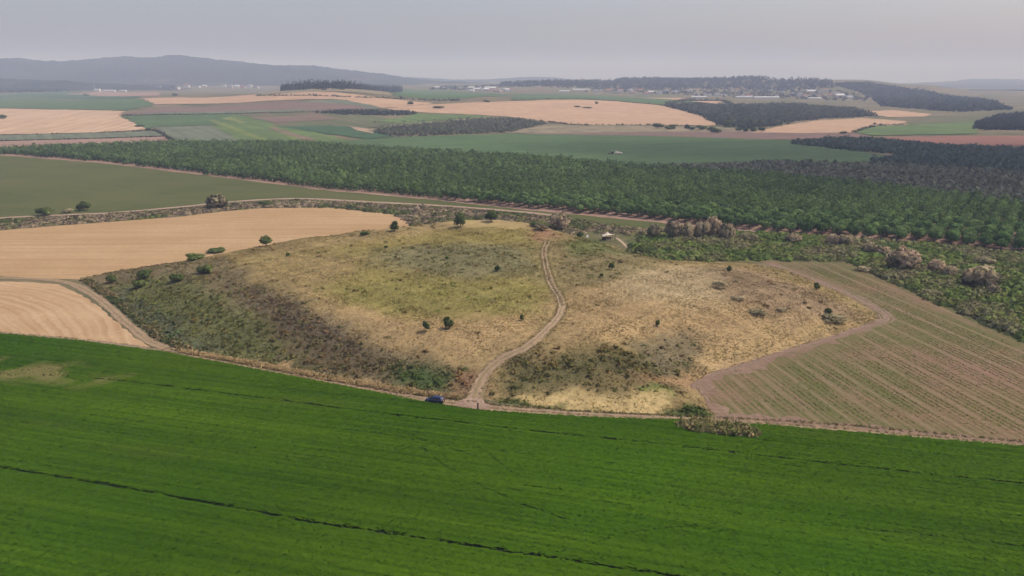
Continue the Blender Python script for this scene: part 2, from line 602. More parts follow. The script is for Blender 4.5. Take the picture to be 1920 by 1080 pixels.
add_rows(m_rows, ROW_ANG, 6.75, -420.0, 0.40, (0.34, 0.25, 0.15), 0.5)
CROP_PX = [(-60, 621), (0, 627), (150, 641), (300, 661), (420, 683), (560, 710), (700, 737), (800, 757), (890, 771), (1000, 779), (1130, 786), (1300, 791),
           (1450, 801), (1600, 813), (1750, 826), (1960, 843), (2400, 880), (2400, 1330), (-500, 1330), (-500, 585)]
field('crop_field', CROP_PX, m_crop, 0.02)
field('stubble_field', [(-400, 448), (-80, 438), (0, 432), (150, 420), (330, 407), (420, 396), (500, 390), (620, 389), (740, 401), (850, 417), (880, 426), (700, 446),
      (560, 462), (420, 490), (330, 510), (230, 520), (150, 524), (60, 522), (0, 517), (-80, 512), (-400, 500)], m_stub)
field('stubble_field', [(-400, 512), (-80, 524), (0, 527), (110, 533), (165, 560), (210, 596), (255, 635), (285, 652), (150, 638), (0, 624), (-80, 616), (-400, 585)], m_stub2)
field('young_crop_field', [(-400, 286), (-80, 292), (30, 294), (200, 307), (400, 331), (620, 357), (800, 372), (950, 389), (1230, 415), (1262, 424), (1190, 428), (1060, 408), (960, 398),
      (830, 388), (700, 381), (560, 374), (440, 380), (330, 391), (210, 401), (100, 406), (0, 411), (-80, 416), (-400, 432)], m_olive)
field('scrub_strip', [(-400, 434), (-80, 418), (0, 411), (100, 406), (210, 401), (330, 391), (440, 380), (560, 374), (700, 381), (830, 388), (960, 398), (1060, 408), (1190, 428), (1290, 426), (1400, 437),
      (1500, 442), (1700, 457), (1930, 475), (2500, 523), (2500, 900), (1930, 648), (1800, 592), (1700, 547), (1640, 517), (1590, 494), (1500, 491), (1420, 494),
      (1260, 500), (1180, 490), (880, 445), (850, 417), (740, 401), (620, 389), (500, 390), (420, 396), (330, 407), (150, 420), (0, 432), (-80, 438), (-400, 450)], m_wadi)
SEED_PX = [(1300, 718), (1335, 703), (1400, 682), (1560, 632), (1652, 600), (1600, 560), (1530, 528), (1420, 488), (1500, 491), (1590, 494), (1640, 517), (1700, 547), (1800, 592),
           (1930, 648), (2500, 900), (2500, 940), (1930, 836), (1750, 820), (1600, 806), (1400, 792), (1340, 783), (1318, 750)]
field('seedling_field', SEED_PX, m_rows)
m_pink = ground_mat('headland_soil', (0.235, 0.15, 0.10), (0.275, 0.185, 0.125), 0.06, 0.8, (ROW_ANG, 1.2, 20), (0.185, 0.13, 0.07), 0.4, fine_amt=0.2)
HEAD1 = [(1318, 756), (1340, 752), (1365, 774), (1500, 786), (1600, 796), (1750, 811), (1930, 828), (2300, 862), (2300, 880), (1930, 838), (1600, 808), (1340, 785)]
HEAD2 = [(1300, 719), (1335, 704), (1560, 634), (1652, 602), (1662, 604), (1570, 639), (1420, 688), (1345, 716), (1328, 756), (1318, 756)]
field('headland', HEAD1, m_pink, 0.075, jit=0.005)
field('headland', HEAD2, m_pink, 0.079, jit=0.006)
ORCH_PX = [(-60, 288), (30, 291), (200, 304), (400, 328.5), (620, 355), (800, 370.5), (950, 386), (1200, 411), (1500, 440), (1720, 457), (1940, 475), (2500, 520), (2500, 460), (1940, 392), (1600, 350), (1400, 332),
           (1230, 321), (1000, 300), (700, 282), (560, 272), (330, 272), (100, 279), (20, 284)]
field('orchard_soil', [(-60, 287), (30, 293), (200, 306.5), (400, 331), (620, 358), (800, 373.5), (950, 390), (1230, 417), (1290, 424), (1400, 435), (1500, 441), (1700, 456), (1930, 474), (2500, 522), (2500, 340),
      (1940, 330), (1700, 320), (1480, 306), (1230, 310), (1000, 292), (700, 275), (560, 268), (330, 268), (100, 275)], m_redsoil)

def fm(name, c, v=0.12, streak=None, c3=None, mott=None):
    c2 = tuple(min(1, x * (1 + v)) for x in c)
    return ground_mat(name, c, c2, 0.008, 0.05, streak, c3 or tuple(x * 0.72 for x in c), 0.0, fine_amt=0.16, streak_amt=0.75, mottle=mott or (0.02, tuple(x * 0.78 for x in c), 0.55, 0.6))

TAN = (0.47, 0.31, 0.19)
m_tan = fm('far_stubble', TAN, 0.1, (R(28), 10, 300), (0.42, 0.27, 0.155), (0.012, (0.42, 0.28, 0.17), 0.55, 0.7))
m_tan2 = fm('swath_stubble', (0.44, 0.295, 0.175), 0.1, (R(100), 9, 200), (0.58, 0.42, 0.27))
m_fgreen = fm('far_green', (0.085, 0.140, 0.05), 0.2, (R(18), 10, 300))
m_fgreen2 = fm('far_bright_green', (0.115, 0.165, 0.045), 0.25, (R(122), 11, 400), (0.075, 0.12, 0.045))
m_fdark = fm('far_dark_green', (0.05, 0.10, 0.04), 0.2)
m_fgrey = fm('far_grey_green', (0.155, 0.175, 0.105), 0.12, (R(122), 8, 300))
m_fmauve = fm('far_bare_soil', (0.20, 0.125, 0.10), 0.15, (R(20), 10, 400), (0.16, 0.12, 0.08))
m_fpink = fm('far_pink_soil', (0.33, 0.215, 0.155), 0.12, (R(3), 12, 300))
m_fscrub = fm('far_scrub', (0.24, 0.195, 0.115), 0.25, None, None, (0.03, (0.10, 0.105, 0.055), 0.5))
m_fmix = fm('far_mixed_green', (0.095, 0.115, 0.045), 0.25, (R(122), 16, 400), (0.19, 0.13, 0.09))
m_fred = fm('far_red_soil', (0.24, 0.115, 0.08), 0.15)

FIELDS = [
    ('green_field', [(560, 270), (690, 262), (740, 258), (1000, 251), (1200, 254), (1420, 260), (1480, 264), (1600, 281), (1700, 300), (1480, 316), (1230, 318), (1000, 300), (700, 282), (640, 277)], m_fgreen),
    ('bare_field', [(960, 248), (1200, 247), (1440, 247), (1600, 250), (1640, 258), (1480, 263), (1200, 255), (1000, 252)], m_fmauve),
    ('scrub_field', [(950, 250), (1010, 236), (1100, 235), (1230, 236), (1340, 238), (1440, 247), (1220, 248), (960, 250)], m_fscrub),
    ('grove_ground', [(690, 243), (760, 232), (900, 220), (960, 219), (1030, 229), (1010, 236), (950, 249), (740, 257), (700, 250)], m_fscrub),
    ('far_stubble_field', [(720, 204), (800, 196), (960, 190), (1100, 187.5), (1155, 190), (1230, 197), (1280, 208), (1320, 220), (1345, 232), (1340, 236), (1220, 235), (1100, 235), (1030, 229), (960, 219), (880, 215), (780, 210)], m_tan),
    ('far_stubble_field', [(1400, 249), (1440, 242), (1470, 235), (1540, 226), (1620, 222), (1700, 228), (1705, 234), (1640, 238), (1600, 249), (1500, 250)], m_tan),
    ('far_stubble_field', [(1615, 209), (1680, 207), (1745, 214), (1735, 219), (1660, 220)], m_tan),
    ('far_stubble_field', [(-200, 204), (0, 204), (120, 206), (232, 209), (222, 218), (277, 243), (180, 249), (0, 253), (-200, 256)], m_tan2),
    ('grey_field', [(-200, 258), (0, 254), (180, 250), (292, 246), (312, 255), (150, 260), (0, 264), (-200, 268)], m_fgrey),
    ('bare_field', [(-200, 269), (0, 265), (150, 261), (312, 256), (330, 268), (100, 275), (20, 285), (-60, 288), (-200, 288)], m_fpink),
    ('grey_field', [(290, 239), (400, 236), (452, 266), (332, 268), (312, 255)], m_fgrey),
    ('green_field', [(230, 219), (440, 214), (410, 235), (290, 238), (275, 243)], m_fgreen),
    ('strip_field', [(402, 236), (440, 214), (520, 230), (600, 250), (660, 266), (560, 269), (454, 266)], m_fgreen2),
    ('mixed_field', [(442, 214), (590, 211), (690, 217), (760, 228), (690, 242), (620, 236), (515, 238), (500, 226)], m_fmix),
    ('dark_green_field', [(515, 238), (620, 236), (690, 243), (735, 257), (690, 262), (600, 250)], m_fdark),
    ('bright_field', [(700, 229), (780, 213), (880, 216), (930, 219), (880, 222), (760, 232)], m_fgreen2),
    ('bare_field', [(232, 215), (300, 204), (470, 195), (560, 190), (660, 197), (720, 204), (600, 210), (440, 213)], m_fmauve),
    ('far_stubble_field', [(262, 185), (420, 182), (700, 182), (812, 194), (800, 196), (720, 203), (640, 187), (480, 191), (290, 196)], m_tan),
    ('grey_field', [(540, 192), (640, 188), (720, 203), (700, 206), (660, 197)], m_fgrey),
    ('green_field', [(-200, 190), (60, 183), (262, 186), (290, 197), (232, 208), (120, 205), (0, 203), (-200, 203)], m_fgreen),
    ('green_field', [(705, 166), (850, 172), (960, 178), (880, 186), (740, 181)], m_fgreen),
    ('bare_field', [(600, 168), (690, 166), (735, 180), (480, 181), (490, 173)], m_fscrub),
    ('green_field', [(960, 176), (1100, 178), (1240, 185), (1345, 192), (1260, 199), (1155, 189), (960, 189)], m_fgreen),
    ('far_stubble_field', [(1205, 184), (1270, 184), (1352, 190), (1345, 196), (1270, 188)], m_tan),
    ('green_field', [(1640, 238), (1720, 234), (1832, 228), (1832, 252), (1640, 255), (1600, 249)], m_fgreen2),
    ('green_field', [(1690, 233), (1745, 219), (1850, 214), (1900, 222), (1832, 228), (1720, 234)], m_fmix),
    ('red_soil_field', [(1640, 258), (1740, 256), (1930, 254), (2100, 256), (2100, 282), (1930, 276), (1760, 270)], m_fred),
    ('dark_field', [(0, 178), (130, 172), (260, 176), (262, 184), (60, 182), (-200, 188), (-200, 180)], m_fdark),
    ('far_stubble_field', [(120, 176), (200, 172), (300, 174), (300, 180), (200, 181)], m_fpink),
]
FIELDS += [
    ('strip_field', [(388, 226), (402, 225), (505, 263), (486, 264)], fm('lime_strip', (0.16, 0.20, 0.05), 0.2, (R(122), 6, 200))),
    ('strip_field', [(412, 222), (432, 221), (470, 231), (452, 233)], fm('pale_strip', (0.19, 0.22, 0.07), 0.2)),
    ('strip_field', [(520, 250), (540, 249), (575, 262), (552, 264)], fm('lime_strip', (0.15, 0.19, 0.05), 0.2)),
    ('bare_field', [(470, 222), (590, 216), (640, 224), (520, 231)], fm('brown_strip', (0.19, 0.13, 0.09), 0.2, (R(10), 10, 300))),
    ('bare_field', [(500, 241), (514, 240), (596, 264), (578, 265)], fm('brown_strip', (0.20, 0.14, 0.09), 0.2)),
    ('bare_field', [(650, 237), (690, 243), (700, 252), (672, 246)], fm('sandy_corner', (0.36, 0.25, 0.16), 0.15)),
    ('grey_field', [(300, 212), (560, 206), (620, 208), (440, 213.5), (232, 217)], m_fgrey),
]
FP = []
for nm, px, mt in FIELDS:
    FP.append(field(nm, px, mt)[1])

# ------------------------------------------------------------------ tracks (ribbons)
def smooth_line(P, step):
    P = np.array(P, float)
    n = len(P)
    out = []
    for k in range(n - 1):
        p0, p1, p2, p3 = P[max(k - 1, 0)], P[k], P[k + 1], P[min(k + 2, n - 1)]
        q = max(2, int(np.hypot(*(p2 - p1)) / step))
        for i in range(q):
            t = i / q
            out.append(0.5 * ((2 * p1) + (p2 - p0) * t + (2 * p0 - 5 * p1 + 4 * p2 - p3) * t * t + (3 * p1 - p0 - 3 * p2 + p3) * t ** 3))
    out.append(P[-1])
    return np.array(out)

def ribbon(name, px, width, mat, off, hf=ter, step=1.5, seed=0, cross=9, ruts=True, centre=None, rut=(0.36, 0.27, 0.19)):
    rg = np.random.default_rng(seed)
    L = smooth_line(GP(px), step)
    T = np.gradient(L, axis=0)
    T /= np.linalg.norm(T, axis=1)[:, None] + 1e-9
    N = np.stack([-T[:, 1], T[:, 0]], -1)
    n = len(L)
    s = np.arange(n) * step
    V, C = [], []
    wv = np.interp(np.linspace(0, 1, n), np.linspace(0, 1, len(width)), width) if hasattr(width, '__len__') else np.full(n, width)
    c_r = np.array(rut)
    c_c = np.array(centre if centre is not None else (0.24, 0.19, 0.10))
    for j in range(cross):
        f = j / (cross - 1) * 2 - 1
        wob = 1 + (0.14 * np.sin(s * 0.31 + j + seed) + 0.12 * rg.normal(size=n)) * abs(f) ** 3
        p = L + N * (wv / 2 * f * wob)[:, None]
        z = hf(p[:, 0], p[:, 1]) + off
        z = z - 0.07 * math.exp(-((abs(f) - 0.5) / 0.18) ** 2) - (0.06 if abs(f) == 1 else 0)
        V.append(np.column_stack([p, z]))
        g = math.exp(-((abs(f) - 0.5) / 0.24) ** 2) if ruts else 1.0
        cc = c_c * (1 - g) + c_r * g
        C.append(np.tile(cc, (n, 1)) * (1 + 0.08 * rg.normal(size=(n, 1))))
    V = np.array(V)
    C = np.array(C)
    i = np.arange(cross * n).reshape(cross, n)
    F = np.stack([i[:-1, :-1], i[:-1, 1:], i[1:, 1:], i[1:, :-1]], -1).reshape(-1, 4)[:, ::-1]
    o = link(name, mesh_np(name, V.reshape(-1, 3), F, C.reshape(-1, 3).clip(0.01, 0.9), True), mat)
    tag(o, kind='structure')
    return L

m_rib = ground_mat('track_ruts', (0, 0, 0), (0, 0, 0), 0.05, 0.9, vcol=True, bump=0.4, fine_amt=0.22)
MAIN_PX = [(-300, 508), (-60, 519), (60, 523), (130, 531), (185, 560), (235, 604), (285, 642), (350, 663), (480, 689), (620, 719), (760, 744), (880, 760), (960, 769), (1130, 780), (1400, 793), (1600, 806), (1930, 837), (2300, 872)]
L_MAIN = ribbon('dirt_track', MAIN_PX, [1.6, 1.7, 2.0, 3.0, 3.0, 3.1, 3.3, 3.6, 3.6, 2.8, 2.8, 3.2, 3.4], m_rib, 0.10, hf=lambda x, y: base_h(x, y), centre=(0.26, 0.195, 0.10), rut=(0.37, 0.255, 0.165))
L_LEFT = ribbon('dirt_track', [(-300, 597), (0, 625.5), (150, 639), (300, 657), (345, 664)], 2.2, m_rib, 0.09, hf=lambda x, y: base_h(x, y), seed=2, centre=(0.2, 0.16, 0.09))
ribbon('dirt_track', [(-100, 418), (0, 409), (100, 404), (210, 399), (330, 389), (440, 378), (560, 372.5), (700, 379), (830, 386), (960, 396), (1060, 406)], 4.5, m_rib, 0.12, hf=lambda x, y: base_h(x, y), seed=3, step=4, centre=(0.33, 0.23, 0.16), rut=(0.44, 0.31, 0.22))
ribbon('dirt_track', [(1318, 752), (1300, 722), (1335, 704), (1400, 683), (1560, 633), (1640, 608), (1662, 595), (1620, 566), (1540, 530), (1440, 494)], [4.0, 3.6, 3.4, 3.6, 4.5, 5.0, 4.0, 3.0], m_rib, 0.09, hf=lambda x, y: base_h(x, y), seed=4, ruts=True, centre=(0.24, 0.165, 0.11), rut=(0.31, 0.21, 0.15))

# ------------------------------------------------------------------ the mound
DRY, STRAW, YGREEN, GREEN, DARK, BROWN, PALE, RUST = (0.32, 0.235, 0.10), (0.385, 0.265, 0.125), (0.275, 0.222, 0.068), (0.145, 0.15, 0.052), (0.185, 0.148, 0.078), (0.22, 0.15, 0.085), (0.41, 0.315, 0.17), (0.31, 0.175, 0.095)
ZONES = [  # (outline on the mound, colour, soft edge in metres)
    ([(420, 490), (600, 470), (860, 430), (1010, 430), (1030, 520), (1050, 570), (960, 620), (760, 620), (560, 560)], YGREEN, 10),
    ([(400, 500), (560, 475), (700, 480), (640, 530), (560, 560), (460, 540)], DRY, 9),
    ([(700, 470), (900, 455), (1000, 470), (1010, 520), (860, 520), (720, 500)], (0.20, 0.18, 0.085), 8),
    ([(640, 530), (800, 520), (1010, 540), (1000, 590), (760, 590), (660, 570)], (0.25, 0.215, 0.065), 8),
    ([(560, 545), (700, 590), (800, 600), (1000, 590), (1050, 570), (1000, 640), (900, 670), (740, 660), (640, 610)], STRAW, 7),
    ([(1050, 560), (1180, 520), (1400, 500), (1620, 585), (1500, 640), (1340, 680), (1180, 640), (1060, 640)], STRAW, 8),
    ([(1180, 500), (1380, 500), (1440, 540), (1300, 570), (1150, 560)], PALE, 9),
    ([(1040, 470), (1180, 470), (1260, 490), (1140, 530), (1050, 540)], (0.23, 0.19, 0.085), 8),
    ([(1060, 450), (1130, 455), (1170, 475), (1070, 480)], (0.16, 0.17, 0.055), 5),
    ([(1000, 425), (1060, 432), (1030, 455), (1000, 450)], RUST, 4),
    ([(1330, 500), (1420, 510), (1560, 560), (1600, 590), (1500, 600), (1400, 580), (1340, 540)], (0.27, 0.19, 0.105), 7),
    ([(130, 518), (300, 496), (420, 488), (520, 548), (640, 600), (730, 660), (880, 684), (892, 752), (700, 745), (480, 708), (280, 655), (180, 570)], DARK, 4),
    ([(200, 535), (330, 515), (420, 555), (560, 650), (640, 700), (440, 680), (300, 645)], GREEN, 6),
    ([(430, 530), (560, 570), (700, 660), (640, 680), (520, 620)], (0.115, 0.088, 0.055), 5),
    ([(480, 600), (640, 650), (760, 690), (700, 715), (520, 680)], (0.13, 0.10, 0.05), 5),
    ([(720, 690), (870, 690), (890, 735), (740, 728)], (0.07, 0.105, 0.03), 3),
    ([(400, 668), (560, 696), (720, 726), (720, 738), (520, 706), (400, 682)], STRAW, 1.5),
    ([(860, 690), (900, 690), (890, 745), (855, 745)], RUST, 3),
    ([(950, 670), (1100, 660), (1200, 640), (1300, 660), (1330, 690), (1280, 740), (1100, 720), (960, 750), (930, 720)], (0.115, 0.105, 0.042), 5),
    ([(1180, 640), (1310, 620), (1330, 680), (1240, 700)], DARK, 5),
    ([(1180, 712), (1320, 700), (1300, 730), (1200, 730)], (0.35, 0.22, 0.11), 3),
    ([(985, 742), (1120, 733), (1255, 745), (1260, 772), (1100, 769), (980, 758)], (0.52, 0.39, 0.17), 1.2),
    ([(1190, 732), (1250, 735), (1258, 752), (1200, 748)], (0.12, 0.17, 0.03), 2),
    ([(925, 753), (1000, 763), (1200, 774), (1345, 774), (1345, 795), (1100, 790), (920, 770)], (0.07, 0.10, 0.025), 1.2),
    ([(1320, 690), (1420, 665), (1560, 622), (1640, 596), (1630, 606), (1500, 650), (1340, 700)], (0.45, 0.31, 0.15), 2),
    ([(200, 540), (235, 545), (330, 610), (420, 650), (400, 660), (290, 620)], (0.09, 0.10, 0.055), 2.5),
]
ZW = [(GP(p), np.array(c), s) for p, c, s in ZONES]

def mound_col(X, Y, jitter=0.0, rg=None):
    jx = 2.6 * hnoise(X, Y, 5.0, 3.0) + 1.6 * hnoise(X, Y, 1.9, 8.0)
    jy = 2.6 * hnoise(X, Y, 5.5, 6.0) + 1.6 * hnoise(X, Y, 2.1, 9.0)
    c = np.tile(np.array(DRY), (len(X), 1))
    c = c * (1 - 0.25 * hnoise(X, Y, 14, 4)[:, None])
    for P, col, s in ZW:
        sg = signed(X + jx, Y + jy, P)
        a = np.clip(0.5 + sg / (2 * s), 0, 1)
        a = (a * a * (3 - 2 * a) * 0.92)[:, None]
        c = c * (1 - a) + col * a
    n = 1 + 0.13 * hnoise(X, Y, 1.5, 11) + 0.13 * hnoise(X, Y, 6.5, 12)
    c = c * n[:, None]
    if jitter:
        c = c * (1 + jitter * rg.normal(size=(len(X), 1)))
        c[:, 0] *= 1 + 0.5 * jitter * rg.normal(size=len(X))
    return c.clip(0.015, 0.8)

m_mound = ground_mat('mound_turf', (0, 0, 0), (0, 0, 0), 0.05, 0.8, vcol=True, bump=0.5, fine_amt=0.25)
mo = link('mound', drape_mesh('mound', densify(MB, 0.008, 0.002, 5), 0.0, 1.15, mound_h, mound_col), m_mound)
tag(mo, kind='structure')

PATH_PX = [(884, 758), (890, 742), (897, 722), (912, 698), (940, 674), (985, 652), (1015, 628), (1042, 600), (1054, 576), (1048, 555), (1034, 532), (1026, 508), (1021, 485), (1021, 466), (1027, 452)]
L_PATH = ribbon('dirt_path', PATH_PX, [3.8, 2.7, 2.2, 2.0, 2.0, 2.0, 1.9, 1.9, 1.8], m_rib, 0.13, step=0.9, seed=6, cross=11, centre=(0.29, 0.22, 0.11), rut=(0.42, 0.29, 0.19))
# bare trodden apron where the path leaves the track
field('dirt_apron', [(858, 752), (880, 746), (908, 741), (909, 757), (930, 764), (900, 770), (850, 762)], m_track, 0.14)
# foot track beside the shelter
ribbon('foot_track', [(1156, 446), (1168, 456), (1180, 466), (1196, 474), (1215, 477)], 1.3, m_rib, 0.15, step=0.9, seed=8, cross=5, ruts=False, rut=(0.46, 0.34, 0.22))

# ------------------------------------------------------------------ scatter: blades and leaf cards
def blades(name, P, h, wd, C, k, mat, rg, lean=0.5, kind='stuff'):
    n = len(P)
    P = np.repeat(P, k, 0)
    h = np.repeat(h, k) * rg.uniform(0.6, 1.15, n * k)
    wd = np.repeat(wd, k)
    C = np.repeat(C, k, 0) * (1 + 0.10 * rg.normal(size=(n * k, 1)))
    a = rg.uniform(0, 2 * np.pi, n * k)
    u = np.stack([np.cos(a), np.sin(a), np.zeros_like(a)], -1)
    off = np.stack([rg.normal(size=n * k), rg.normal(size=n * k), np.zeros(n * k)], -1) * (wd * 0.45)[:, None]
    b = P + off
    la = rg.uniform(0, 2 * np.pi, n * k)
    tip = b + np.stack([np.cos(la) * lean * h, np.sin(la) * lean * h, h], -1)
    V = np.stack([b - u * wd[:, None] / 2 - np.array((0, 0, 0.05)), b + u * wd[:, None] / 2 - np.array((0, 0, 0.05)), tip], 1).reshape(-1, 3)
    F = np.arange(len(V)).reshape(-1, 3)
    CC = np.repeat(C, 3, 0).reshape(-1, 3, 3)
    o = link(name, mesh_np(name, V, F, CC.reshape(-1, 3).clip(0.005, 0.9)), mat)
    tag(o, kind=kind)
    return o

def card_geo(P, Nn, size, rg, asp=1.0):
    """quads of given size at P facing Nn"""
    n = len(P)
    r = rg.normal(size=(n, 3))
    u = np.cross(Nn, r)
    u /= np.linalg.norm(u, axis=1)[:, None] + 1e-9
    v = np.cross(Nn, u)
    s = (size * rg.uniform(0.7, 1.3, n))[:, None] / 2
    V = np.stack([P - u * s - v * s * asp, P + u * s - v * s * asp * 0.6, P + u * s * 0.7 + v * s * asp, P - u * s * 0.8 + v * s * asp], 1)
    return V.reshape(-1, 3), np.arange(4 * n).reshape(-1, 4)

def clumps(name, P, rad, hgt, C, m, mat, rg, size=0.45, low=-0.15, label=None, kind='stuff', tilt=0.55, vjit=0.13):
    """one object of many leafy clumps: m leaf cards each, facing outwards"""
    n = len(P)
    ph = rg.uniform(0, 2 * np.pi, n * m)
    ct = rg.uniform(low, 1, n * m)
    st = np.sqrt(1 - ct ** 2)
    D = np.stack([st * np.cos(ph), st * np.sin(ph), ct], -1)
    lob = 1 + 0.16 * np.sin(3 * ph + np.repeat(rg.uniform(0, 6, n), m)) + 0.12 * rg.normal(size=n * m)
    rr, hh = np.repeat(rad, m), np.repeat(hgt, m)
    q = D * lob[:, None]
    c0 = low / (1 - low)
    X = np.repeat(P, m, 0) + np.stack([q[:, 0] * rr, q[:, 1] * rr, (q[:, 2] - low) / (1 - low) * hh], -1)
    Nn = D + tilt * rg.normal(size=D.shape)
    Nn /= np.linalg.norm(Nn, axis=1)[:, None]
    V, F = card_geo(X, Nn, np.repeat(rad, m) * size * 2, rg)
    CC = np.repeat(C, m, 0) * (1 + vjit * rg.normal(size=(n * m, 1)))
    CC = np.repeat(CC, 4, 0)
    ND = D + np.array((0, 0, 0.35)); ND /= np.linalg.norm(ND, axis=1)[:, None]
    o = link(name, mesh_np(name, V, F, CC.clip(0.004, 0.9), nrm=np.repeat(ND, 4, 0)), mat)
    if kind: tag(o, kind=kind)
    return o

def sample_poly(P, n, rg):
    P = np.asarray(P)
    lo, hi = P.min(0), P.max(0)
    out = np.zeros((0, 2))
    while len(out) < n:
        q = rg.uniform(lo, hi, (int(n * 2.2) + 50, 2))
        q = q[inside(q[:, 0], q[:, 1], P)]
        out = np.vstack([out, q])
    return out[:n]

# grass of the mound
rg = np.random.default_rng(21)
q = sample_poly(MB, 80000, rg)
# keep the path clear
dp = seg_dist(q[:, 0], q[:, 1], L_PATH[::6], False)
q = q[dp > 1.25]
zc = mound_col(q[:, 0], q[:, 1], 0.07, rg)
zz = mound_h(q[:, 0], q[:, 1])
vis = (q[:, 1] < 315)
q, zc, zz = q[vis], zc[vis], zz[vis]
hn = np.clip(0.55 + 0.35 * hnoise(q[:, 0], q[:, 1], 4.0, 1.0), 0.18, 1.1)
blades('dry_grass', np.column_stack([q, zz]), hn * 0.34, 0.38 + 0.25 * hn, zc * 1.32, 3, M_GRASS, rg, 1.2)
# weeds on the darker slopes
q = sample_poly(MB, 24000, rg)
zc = mound_col(q[:, 0], q[:, 1], 0.18, rg)
lum = zc @ np.array((0.3, 0.6, 0.1))
p_keep = np.where(lum < 0.15, 0.95, np.where(lum < 0.19, 0.035, 0.010))
dp = seg_dist(q[:, 0], q[:, 1], L_PATH[::6], False)
kp = (rg.uniform(size=len(q)) < p_keep) & (dp > 2.0)
q, zc, lum = q[kp], zc[kp], lum[kp]
zz = mound_h(q[:, 0], q[:, 1])
sz = rg.uniform(0.28, 0.8, len(q)) * np.where(lum < 0.15, 1.0, 0.6)
cw = zc * np.array([(1.2, 1.32, 0.95), (1.35, 1.3, 1.08), (1.5, 1.4, 1.12), (1.42, 1.2, 1.12)])[rg.choice(4, len(q), p=[0.34, 0.32, 0.16, 0.18])]
cw = 1.05 * cw
cw = cw * np.minimum(1, 0.36 / cw.max(1))[:, None]
clumps('weeds', np.column_stack([q, zz - 0.1]), sz, sz * rg.uniform(0.3, 0.6, len(q)), cw, 9, M_GRASS, rg, 0.44, vjit=0.07)

# ------------------------------------------------------------------ the crop: leafy tufts in drilled rows with wheel gaps
CROP_LINES = [  # (pixels, half width of the gap, strength)
    ([(-200, 848), (0, 879), (200, 912), (460, 959), (600, 985), (740, 1005), (900, 1030), (1050, 1052), (1250, 1082), (1500, 1120)], 0.40, 1.0),
    ([(180, 711), (330, 729), (480, 748), (740, 781), (960, 807), (1200, 832), (1500, 866), (1750, 893), (1950, 914)], 0.30, 0.85),
    ([(960, 912), (1200, 940), (1500, 985), (1800, 1015), (1950, 1032)], 0.18, 0.5),
    ([(745, 782), (765, 820), (810, 862), (880, 905), (980, 950), (1080, 985)], 0.22, 0.55),
    ([(770, 818), (800, 835), (860, 850), (900, 862)], 0.2, 0.4),
    ([(880, 830), (920, 858), (960, 890)], 0.2, 0.45),
    ([(560, 800), (700, 815), (840, 838), (1000, 858)], 0.18, 0.4),
    ([(0, 790), (300, 825), (600, 870), (900, 915), (1200, 955)], 0.15, 0.3),
    ([(1050, 1040), (1200, 1000), (1350, 985)], 0.2, 0.35),
    ([(1250, 840), (1500, 880), (1700, 900), (1950, 935)], 0.15, 0.3),
]
CROP_W = np.array([flat(*p) for p in CROP_PX])
rg = np.random.default_rng(33)
view = np.array([flat(-160, 600), flat(2080, 820), flat(2080, 1180), flat(-160, 1180)])
ca, sa = math.cos(CROP_ANG), math.sin(CROP_ANG)
pts = []
ROW, ALONG = 0.34, 0.33
lo, hi = CROP_W.min(0), CROP_W.max(0)
uu = np.arange(-330, 330, ALONG)
vv = np.arange(-20, 330, ROW)
A, B = np.meshgrid(uu, vv)
A = A.ravel() + rg.normal(size=A.size) * 0.12
B = B.ravel() + rg.normal(size=B.size) * 0.06
X = A * ca - B * sa
Y = A * sa + B * ca
k = (Y > 78) & (Y < 240) & (np.abs(X) < 0.76 * Y + 12)
X, Y = X[k], Y[k]
k = inside(X, Y, CROP_W)
X, Y = X[k], Y[k]
hmul = np.ones(len(X))
for px, hw, st in CROP_LINES:
    d = seg_dist(X, Y, np.array([flat(*p) for p in px]), False) + 0.25 * hnoise(X, Y, 1.2, 4)
    hmul *= 1 - st * np.exp(-(d / hw) ** 4)
# thin patches, weedy patch at upper left
BARE = [flat(0, 676), flat(120, 684), flat(210, 712), flat(180, 730), flat(60, 716), flat(-60, 712)]
sb = signed(X + 3 * hnoise(X, Y, 3, 1), Y + 2 * hnoise(X, Y, 3, 2), np.array(BARE))
bare = np.clip(0.5 + sb / 6, 0, 1)
thin = np.clip(hnoise(X * ca + Y * sa, (Y * ca - X * sa) * 5, 26, 7) - 0.55, 0, 1)
hmul *= 1 - 0.55 * bare
keep = hmul > 0.35 + 0.15 * rg.uniform(size=len(X))
X, Y, hmul, bare, thin = X[keep], Y[keep], hmul[keep], bare[keep], thin[keep]
st = hnoise((X * ca + Y * sa) / 40, (Y * ca - X * sa), 0.42, 2) * 0.6 + hnoise((X * ca + Y * sa) / 30, (Y * ca - X * sa), 2.2, 5) * 0.55 + hnoise((X * ca + Y * sa) / 10, (Y * ca - X * sa), 7.0, 8) * 0.35
c = np.array((0.047, 0.112, 0.004)) * np.ones((len(X), 1))
c = c * (1 + 0.24 * st + 0.10 * hnoise(X, Y, 22, 3))[:, None]
c[:, 0] *= 1 + 0.12 * hnoise(X, Y, 31, 9) + 0.12 * st
c = c * (1 - 0.5 * thin[:, None]) + np.array((0.095, 0.125, 0.02)) * 0.5 * thin[:, None]
mixb = (bare * np.clip(0.5 + hnoise(X, Y, 4, 6), 0, 1))[:, None]
c = c * (1 - mixb) + np.array((0.20, 0.19, 0.06)) * mixb
P = np.column_stack([X, Y, np.full(len(X), 0.03)])
rowl = np.sin((Y * ca - X * sa) * 2 * np.pi / 1.36) * (0.6 + 0.4 * hnoise(X, Y, 12, 5))
c = c * (1 + 0.07 * rowl)[:, None]
hh = 0.42 * hmul * (1 + 0.10 * st + 0.05 * rowl + 0.03 * rg.normal(size=len(X)))
print('crop tufts', len(P))
hz = hh + 0.015 * rg.normal(size=len(P))
